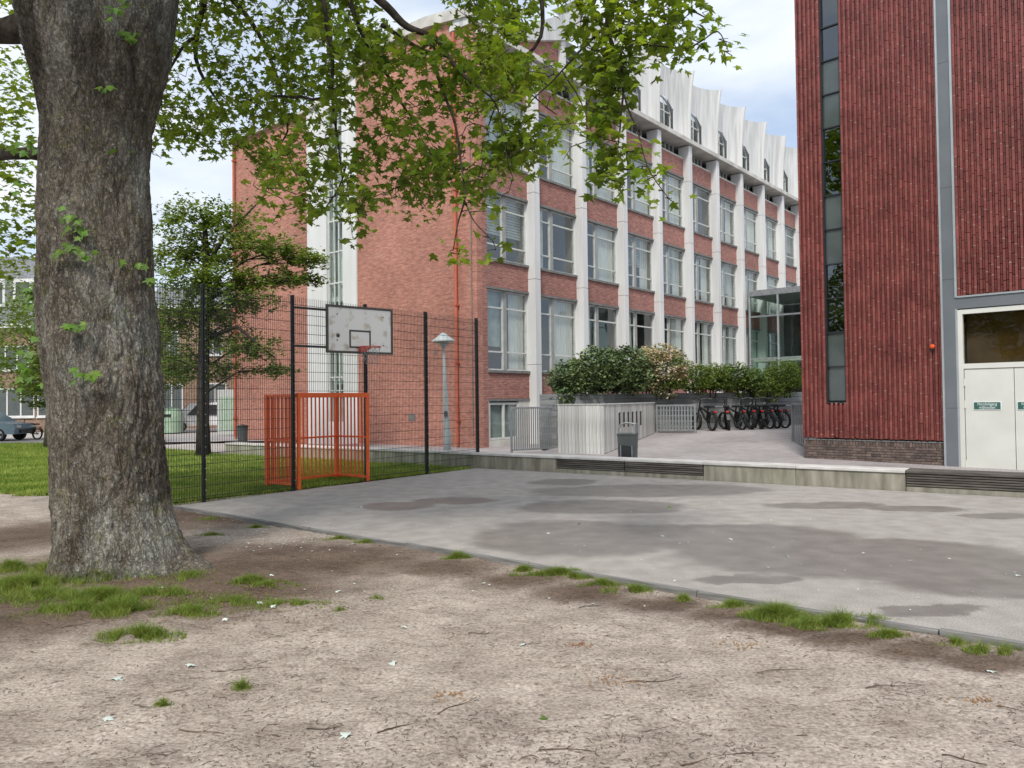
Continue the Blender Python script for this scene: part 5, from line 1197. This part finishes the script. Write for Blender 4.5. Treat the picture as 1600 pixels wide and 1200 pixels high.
sprigs = [(545, 375, 9.1, 3), (552, 360, 9.1, 2), (440, 330, 9.2, 4), (465, 345, 9.1, 4), (425, 350, 9.2, 3), (495, 335, 9.1, 3), (705, 395, 8.4, 5), (718, 402, 8.4, 4), (728, 390, 8.4, 3), (765, 372, 8.3, 4), (775, 390, 8.3, 3), (760, 392, 8.3, 2),
          (722, 330, 8.5, 4), (740, 315, 8.5, 4), (760, 330, 8.4, 3), (1045, 325, 7.1, 3), (1030, 300, 7.1, 4), (1050, 310, 7.1, 2), (1020, 270, 7.1, 3), (1112, 15, 7.1, 4), (1105, 45, 7.1, 4), (1118, 30, 7.1, 3), (1100, 70, 7.1, 3), (1085, 55, 7.2, 3),
          (1138, 60, 7, 3), (1143, 80, 7, 3), (1132, 92, 7, 2), (1145, 68, 7, 2), (955, 270, 7.1, 4), (985, 265, 7.1, 4), (835, 230, 8.6, 4), (850, 245, 8.5, 3), (880, 250, 8.2, 3), (250, 245, 11, 2), (238, 240, 11, 1), (300, 235, 11.8, 3), (1060, 95, 7.2, 3), (1075, 75, 7.2, 3), (795, 300, 8.7, 3), (780, 315, 8.6, 3)]
clusters = []
for poly_, ya, yb, n, ls, thr in masses:
    xs0 = [p[0] for p in poly_]; ys0 = [p[1] for p in poly_]; c = 0; tries = 0
    while c < n and tries < 60000:
        tries += 1
        x, y = random.uniform(min(xs0), max(xs0)), random.uniform(min(ys0), max(ys0))
        if not inpoly(x, y, poly_): continue
        p = at(x, y, random.uniform(ya, yb))
        if noise.noise(p*1.15)+.5*noise.noise(p*2.6) < thr: continue
        clusters.append((p, random.randint(5, 9), ls)); c += 1
for (x, y, Yd, n) in sprigs: clusters.append((at(x, y, Yd), n+1, .105))
nodes_np = np.array([tuple(p) for p in nodes]); LP = []
tw = MB()
order = sorted(range(len(clusters)), key=lambda i: min((nodes_np-np.array(clusters[i][0]))@(1, 0, 0)*0+np.linalg.norm(nodes_np-np.array(clusters[i][0]), axis=1)))
NN = nodes_np.copy(); extra_nodes = []
for ii in order:
    p, n, ls = clusters[ii]; pn = np.array(p)
    d = np.linalg.norm(NN-pn, axis=1); k = int(d.argmin()); q = Vector(NN[k]); dd = d[k]
    mid = (p+q)/2+Vector((random.uniform(-.08, .08), random.uniform(-.08, .08), .10*dd)); 
    if dd < 2.5: tw.tube([q-off, mid-off, p-off], [.006+.002*min(dd, 2), .005, .003], 4, False)
    extra_nodes = [tuple(mid), tuple(p)]; NN = np.vstack([NN, extra_nodes])
    for j in range(n):
        l_ = p+Vector((random.gauss(0, .10), random.gauss(0, .10), random.gauss(-.03, .09))); LP.append((l_, ls))
print('leaves', len(LP))
br.build('boughs', 'bark2', mp_, smooth=True); tw.build('twigs', 'bark2', mp_)
# largest-looking leaves as single parts, the others one mass
def score(l_): p = l_[0]; pr = p.y; vis = -60 < (p.x/p.y*1200+800) < 1600 and (p.z-1.8)/p.y*1200 < 640; return pr-(0 if vis else -100)
LP.sort(key=score)
lm = [npmesh('leaf', MAPLE_V*np.array((1, 1, k)), MAPLE_F, 'leaf') for k in (.7, 1.4, 2.2)]
ly = [npmesh('leaf', MAPLE_V*np.array((1, 1, k)), MAPLE_F, 'leaf_young') for k in (.7, 1.6)]
def place_leaf(me, p, s, parent, up=.8, nrm=None):
    X, T_, N = frames(1, up, .5)
    if nrm is not None:
        N = np.array([nrm]); N = N+rng.normal(size=(1, 3))*.35; N /= np.linalg.norm(N); T_ = np.array([[rng.normal()*.5, 0, -1.]]); T_ -= N*(T_*N).sum(); T_ /= np.linalg.norm(T_); X = np.cross(T_, N)
    m = Matrix(((X[0][0]*s, T_[0][0]*s, N[0][0]*s, p.x), (X[0][1]*s, T_[0][1]*s, N[0][1]*s, p.y), (X[0][2]*s, T_[0][2]*s, N[0][2]*s, p.z), (0, 0, 0, 1)))
    o = put('leaf', me, parent); o.matrix_local = m; return o
SPR = [(100, 322, 1), (95, 340, 2), (115, 345, 3), (102, 362, 2), (128, 365, 2), (112, 382, 3), (95, 392, 2), (125, 393, 3), (85, 385, 1), (140, 388, 1), (190, 420, 2), (225, 418, 3), (240, 430, 2), (255, 430, 2), (105, 508, 3), (118, 512, 2), (135, 508, 1), (195, 488, 2), (207, 492, 1),
       (130, 585, 2), (145, 590, 3), (155, 585, 1), (112, 590, 1), (175, 15, 4), (190, 10, 4), (205, 60, 3), (190, 52, 3), (225, 70, 2), (215, 62, 2), (55, 90, 3), (45, 100, 3), (62, 80, 2), (158, 140, 2), (165, 136, 1), (210, 162, 1), (178, 230, 1), (200, 243, 2), (192, 250, 1), (35, 225, 3), (25, 235, 2), (40, 560, 4), (30, 580, 4), (50, 590, 3), (20, 600, 3), (45, 450, 3), (55, 445, 2), (40, 470, 2), (50, 515, 2), (70, 520, 1), (45, 230, 2), (30, 270, 3), (35, 285, 3)]
tc_ = 0
for (x, y, n) in SPR:
    cx = np.interp(at(x, y, 8).z, zs_, xs_); r = np.interp(at(x, y, 8).z, zs_, rs_)
    edge = x < 70
    for j in range(n):
        xx, yy = x+random.gauss(0, 7), y+random.gauss(0, 6)
        Yd = 8.3 if edge else 8.0
        p = at(xx, yy, Yd)
        if not edge:
            dx = p.x-cx; Ys = BY-.93*math.sqrt(max(.02, r*r-dx*dx))-.10-.05*random.random(); p = at(xx, yy, Ys)
        place_leaf(random.choice(ly), p-off, random.uniform(.065, .105), mp_, nrm=(.1, -.9, .55)); tc_ += 1
ni = 300-tc_
for l_, ls in LP[:ni]: place_leaf(random.choice(lm), l_-off, ls*random.uniform(.65, .95)*.85, mp_)
P = np.array([tuple(l_-off) for l_, ls in LP[ni:]])
leaves('foliage', P, .092, 'leaf', MAP2_V, MAP2_F, .35, .7, mp_, 'stuff')
# the crown continues above the frame and behind
hc = []
for c, r, n in [((-4.5, 8.5, 12.5), (5, 5, 2.0), 900), ((-1.5, 8.8, 10.8), (3.0, 2.6, .8), 550), ((-8, 8.5, 10.5), (3, 3, 1.6), 800), ((-4, 4.6, 10.5), (3.2, 2, 1.4), 350), ((-4, 13, 11.5), (4, 2.6, 1.4), 800), ((1.6, 8.2, 9.5), (1.6, 1.6, .5), 150)]:
    hc += fly(n, c, r, -.2, .8, .2)
leaves('upper_foliage', np.array(hc)-np.array(off), .3, 'leaf', MAP2_V, MAP2_F, .8, .3, mp_, 'stuff')
# far-left airy leaves of the maple's left side
lp2 = []
for poly_, n in (([(-60, -40), (40, -40), (55, 120), (50, 200), (65, 260), (60, 330), (66, 420), (30, 440), (-60, 430)], 1500),):
    c = 0
    while c < n:
        x, y = random.uniform(-60, 68), random.uniform(-40, 440)
        if not inpoly(x, y, poly_): continue
        p = at(x, y, random.uniform(12, 15))
        if noise.noise(p*1.3)+.5*noise.noise(p*3) < .05: continue
        lp2.append(tuple(p-off)); c += 1
leaves('side_foliage', np.array(lp2), .10, 'leaf', MAP2_V, MAP2_F, .7, .5, mp_, 'stuff')
sb = MB()
for k in range(26):
    q = lp2[random.randrange(len(lp2))]; q = Vector(q); sb.tube([q, q+Vector((-.5, .3, .25)), q+Vector((-1.3, .6, .3))], [.004, .008, .014], 4, False)
sb.build('side_twigs', 'bark2', mp_)

# ================================================================ GRASS TUFTS, FALLEN LEAVES, TWIGS
def tuft(px, py, w, d, n, h, label, g='grass tufts growing in the dirt'):
    c = gpt(px, py); P = []
    w *= 1.25; d *= 1.3
    for _ in range(int(n*3.4)):
        r = min(1.0, abs(random.gauss(0, .6))); a = random.uniform(0, 6.28); x, y = c.x+w*r*math.cos(a), c.y+d*r*math.sin(a)
        x += .15*w*noise.noise(Vector((x*5, y*5, 0)))
        if noise.noise(Vector((x*6, y*6, 1))) < -.18: continue
        P.append((x-c.x, y-c.y, dirt_z(x, y)-.005))
    P = np.array(P); rr_ = np.sqrt((P[:, 0]/w)**2+(P[:, 1]/d)**2); o = blades('grass_tuft', P, h*np.clip(1.25-.85*rr_, .25, 1.2), .0045, 'tuft', lean=1.5); o.location = (c.x, c.y, 0); tag(o, label, 'grass tuft', g)
    return o
TU = [(160, 935, .6, .28, 1500, .10, 'wide grass patch growing at the foot of the maple trunk'), (190, 950, .22, .16, 700, .13, 'tall dense tuft directly below the maple trunk'),
      (215, 985, .30, .12, 800, .10, 'oval grass tuft on the dirt below the trunk patch'), (40, 915, .62, .4, 1800, .12, 'grass patch left of the maple trunk at the photo edge'), (15, 888, .28, .2, 500, .11, 'small tuft at the left border beside the trunk'),
      (80, 890, .2, .25, 500, .14, 'tuft hugging the left side of the trunk base'), (360, 935, .55, .28, 1000, .05, 'sparse yellowish grass patch right of the trunk foot'), (395, 905, .28, .10, 600, .08, 'low tuft right of the trunk near the root'),
      (300, 950, .3, .15, 500, .08, 'tuft between the trunk patch and the sparse patch'), (450, 940, .4, .14, 500, .05, 'thin grass strip among dry leaves right of the trunk'), (325, 785+22, .18, .10, 150, .06, 'tiny tuft near the court corner'),
      (716, 868, .16, .05, 260, .09, 'tuft against the edging board below the court middle'), (870, 892, .42, .06, 700, .08, 'long low tuft strip against the edging board'), (900, 898, .25, .06, 300, .07, 'tuft strip end along the edging board'),
      (985, 915, .26, .07, 400, .08, 'tuft at the board left of the biggest clump'), (1068, 928, .07, .05, 120, .07, 'single small tuft near the edging board'), (1145, 940, .18, .06, 250, .07, 'low tuft touching the left of the biggest clump'),
      (1215, 958, .26, .13, 1100, .12, 'biggest bright grass clump against the edging board'), (1330, 968, .3, .09, 900, .12, 'second bright clump right of the biggest one'), (1490, 996, .10, .05, 150, .06, 'small yellow tuft near the right border'),
      (1550, 1008, .16, .07, 450, .10, 'rounded tuft at the right border by the board'), (378, 1066, .06, .04, 90, .06, 'tiny isolated tuft on bare dirt left of centre'), (254, 1093, .05, .03, 60, .05, 'lone sprout tuft at lower left'),
      (530, 838, .3, .08, 260, .05, 'flat tuft strip near the court corner'), (400, 820, .2, .06, 150, .05, 'faint tuft by the left part of the board'), (570, 842, .25, .05, 220, .05, 'low tuft beside the board left of centre'), (290, 900, .25, .3, 400, .06, 'yellowish grass on the right root of the maple'), (330, 832, .2, .07, 200, .05, 'small tuft on dirt right of the trunk'), (150, 905, .5, .12, 600, .12, 'grass fringe in front of the trunk bark'),
      (592, 930, .1, .05, 60, .04, 'faint sprouts on dirt right of the sparse patch'), (530, 948, .06, .04, 50, .04, 'single sprout right of the sparse patch')]
TU += [(940+k*0, 908, .2, .05, 300, .07, 'tuft joining the strip ends by the edging board'), (1270, 972, .2, .08, 500, .09, 'tuft bridging the two bright clumps'), (1385, 985, .14, .05, 250, .07, 'small tuft right of the second bright clump'), (820, 886, .15, .05, 250, .07, 'left tip of the long grass strip by the board'), (110, 950, .45, .22, 700, .06, 'sparse yellow grass before the left trunk foot'), (60, 930, .4, .2, 700, .09, 'grass between left border and trunk'), (255, 925, .3, .15, 500, .09, 'grass below the trunk right of the tall tuft'), (420, 910, .3, .1, 400, .05, 'thin sprouts above the sparse yellowish patch')]
for a in TU: tuft(*a)
P = [(p.x, p.y, -.02) for p in [Vector((*(FP[0]+CF*random.uniform(1.0, 10)+CW*random.uniform(-.12, .03)), 0)) for _ in range(900)]]
o = blades('fence_weeds', np.array(P), .09, .012, 'tuft', lean=.8); tag(o, 'weeds growing along the foot of the mesh fence', 'weeds'); o['kind'] = 'stuff'
def ondirt(p):
    s = Vector((p.x+5.97, p.y-13.6)).dot(Vector((.639, .769)))
    return dirt_z(p.x, p.y)+.008 if s < 0 else .006
pale = npmesh('fallen_leaf', MAPLE_V*np.array((1, 1, 1.2)), MAPLE_F, 'leaf_pale')
fg = npmesh('fallen_leaf', MAPLE_V*np.array((1, 1, 1.2)), MAPLE_F, 'leaf_young')
FL = [(182, 1051, .055, 'pale fallen leaf at lower left of the bare dirt', 0), (300, 1030, .06, 'pale fallen leaf on dirt below the trunk grass', 0), (612, 1027, .055, 'pale fallen leaf on dirt left of centre', 0), (817, 1001, .045, 'pale fallen leaf on dirt just right of centre', 0), (632, 973, .04, 'pale fallen leaf on dirt above the left of centre one', 0),
      (528, 917, .045, 'greenish white fallen leaf near the damp soil', 0), (170, 1113, .045, 'grey green curled leaf near the lower left corner', 0), (540, 1138, .05, 'pale leaf with twig near the bottom edge', 0), (755, 905, .035, 'pale leaf beside the small weeds right of centre', 0), (408, 937, .05, 'pale leaf in the sparse grass right of the trunk', 0), (426, 943, .045, 'pale leaf at the right rim of the sparse grass', 0), (250, 917, .05, 'pale leaf standing at the trunk foot', 0),
      (330, 930, .035, 'small pale leaf in grass between trunk and sparse patch', 0), (352, 960, .035, 'small pale leaf at the lower rim of the sparse grass', 0), (425, 894, .035, 'pale leaf above the sparse grass patch', 0), (480, 871, .035, 'pale leaf on dark soil above the sprouts', 0), (1547, 1037, .05, 'white star shaped leaf below the right border tuft', 0), (850, 1109, .035, 'small bright green fallen leaf on the lower dirt', 1), (1046, 793, .07, 'green fresh leaf lying on the asphalt', 1), (1591, 900, .06, 'white leaf on asphalt at the right border', 0),
      (1035, 838, .06, 'white leaf on wet asphalt near the court centre', 0), (1142, 843, .06, 'white leaf on wet asphalt right of the court centre', 0), (905, 819, .05, 'pale leaf on asphalt left of the court centre', 0), (857, 834, .05, 'pale leaf on asphalt lower left of centre', 0), (552, 845, .05, 'pale leaf on soil by the edging board', 0), (1230, 870, .05, 'pale leaf near the rusty puddle', 0), (1350, 865, .05, 'pale leaf right of the rusty puddle', 0), (565, 793, .05, 'pale leaf on the small damp asphalt patch', 0), (700, 794, .05, 'pale leaf on dry asphalt before the goal', 0), (505, 766, .05, 'pale leaf in front of the orange goal', 0)]
for (px, py, s, lab, g) in FL:
    p = gpt(px, py); p.z = ondirt(p)+.006
    o = put('fallen_leaf', fg if g else pale, None, loc=p, rot=(random.uniform(-.35, .35), random.uniform(-.35, .35), random.uniform(0, 6.28))); o.scale = (s*(1.25 if ondirt(p) < 0 else .9),)*3
    tag(o, lab, 'leaf', 'fallen maple leaves')
# small crumbs of pale petals and dry leaf bits: too many to count
P = []; 
for _ in range(260):
    a = random.random()
    if a < .5: p = gpt(random.uniform(420, 1600), random.uniform(745, 960))
    else: p = gpt(random.uniform(280, 560), random.uniform(795, 860))
    P.append((p.x, p.y, ondirt(p)+.004))
o = leaves('leaf_litter', np.array(P), .028, 'leaf_pale', DIA_V, DIA_F, 3, 0, None, 'stuff'); tag(o, 'scattered small pale petals and leaf crumbs on the court', 'litter')
P = []
for _ in range(2600):
    a = random.random()
    if a < .45: p = gpt(random.uniform(150, 520), random.gauss(935, 22))
    elif a < .75:
        u = random.uniform(1, 15.5); q = A0+ED*u+Vector((-.639, -.769))*abs(random.gauss(.12, .12)); p = Vector((q.x, q.y, 0))
    else:
        q = FP[0]+CF*random.uniform(.5, 10)+CW*random.gauss(-.05, .12); p = Vector((q.x, q.y, 0))
    P.append((p.x, p.y, ondirt(p)+.004))
o = leaves('dry_leaf_litter', np.array(P), .02, 'leaf_dead', DIA_V, DIA_F, 2, 0, None, 'stuff'); tag(o, 'brown dry leaf crumbs along the grass and edging board', 'litter')
# debris: bark crumbs, hair-thin rootlets across the sand
q = MB()
for _ in range(5200):
    py = 900+300*random.random()**.8; px = random.uniform(-30, 1630); p = gpt(px, py)
    if in_asphalt(p.x, p.y): continue
    if noise.noise(p*.9) < -.05 and random.random() < .7: continue
    L_ = .008+.07*random.random()**4; a = random.gauss(.2, .9); z = ondirt(p)-.004
    d = Vector((math.cos(a), math.sin(a), 0))*L_; s = Vector((-d.y, d.x, 0))*.25*random.uniform(-1, 1)
    q.tube([(p.x, p.y, z), (p.x+d.x*.5+s.x, p.y+d.y*.5+s.y, z+.003), (p.x+d.x, p.y+d.y, z)], random.uniform(.0006, .0022), 3, False)
o = q.build('bark_crumbs', 'twig'); o['kind'] = 'stuff'; tag(o, 'thin twig crumbs and rootlets strewn over the sandy dirt', 'litter')
TW = [(590, 1130, .5, .3, 'long thin twig with curled end near the bottom edge'), (685, 1105, .34, .9, 'curved twig by the clump of bark at lower centre'), (905, 935+5, .25, .5, 'short twig above the centre of the dirt'), (975, 1060, .4, .25, 'forked reddish twig on the dirt right of centre'),
      (480, 1160-30, .2, .1, 'small twig at lower left of centre'), (330, 1040, .4, .1, 'straight thin twig left of centre'), (280, 1125, .3, -.3, 'curved reddish twig at lower left'), (1060, 1180, .5, .2, 'arched twig near the bottom right of centre'), (1560, 1095, .28, -.5, 'red tipped twig near the right border'), (1470, 1165, .2, -.6, 'dark short twig at lower right'),
      (1350, 1065, .35, .05, 'thin straight twig on dirt at right'), (1180, 1040, .35, .1, 'twig under the small bark heap at right'), (730, 985, .2, .1, 'small twig in the middle of the dirt'), (840, 1158, .3, -.15, 'curved twig near the bottom middle'), (95, 1035-60, .25, .8, 'brown stick on the damp soil at left')]
for (px, py, L_, a, lab) in TW:
    p = gpt(px, py); q = MB(); pts = []; y = 0; h = a
    for i in range(9): pts.append((L_*i/8*math.cos(a)+random.gauss(0, .005), L_*i/8*math.sin(a)+.06*L_*math.sin(i*.7+px), .006+.003*math.sin(i)))
    q.tube(pts, [.0042*(1-.6*i/8) for i in range(9)], 5)
    q.tube([pts[4], (pts[4][0]+.04, pts[4][1]+.05, .01)], [.003, .001], 4)
    o = q.build('twig', 'twig'); o.location = (p.x, p.y, dirt_z(p.x, p.y)); tag(o, lab, 'twig', 'twigs lying on the dirt')
for (px, py, r, lab) in [(705, 1075, .07, 'small heap of red brown bark at lower centre'), (960, 1055, .09, 'reddish bark heap on dirt right of centre'), (1150, 997, .1, 'bark scatter below the edging board'), (1530, 1085, .06, 'reddish root tuft near the right border'), (905, 1002, .05, 'tiny bark heap above the reddish one')]:
    p = gpt(px, py); q = MB()
    for _ in range(34):
        x, y = random.gauss(0, r), random.gauss(0, r*.6); a = random.uniform(0, 3.1); s = random.uniform(.008, .028)
        q.beam((x, y, .004), (x+s*math.cos(a), y+s*math.sin(a), .004+random.uniform(0, .012)), .006, .004)
    o = q.build('bark_heap', 'leaf_dead'); o.location = (p.x, p.y, dirt_z(p.x, p.y)); tag(o, lab, 'bark', 'heaps of fallen bark'); o['kind'] = 'stuff'
print('objects', len(bpy.data.objects), 'tris', sum(len(o.data.polygons) for o in bpy.data.objects if o.type == 'MESH'))
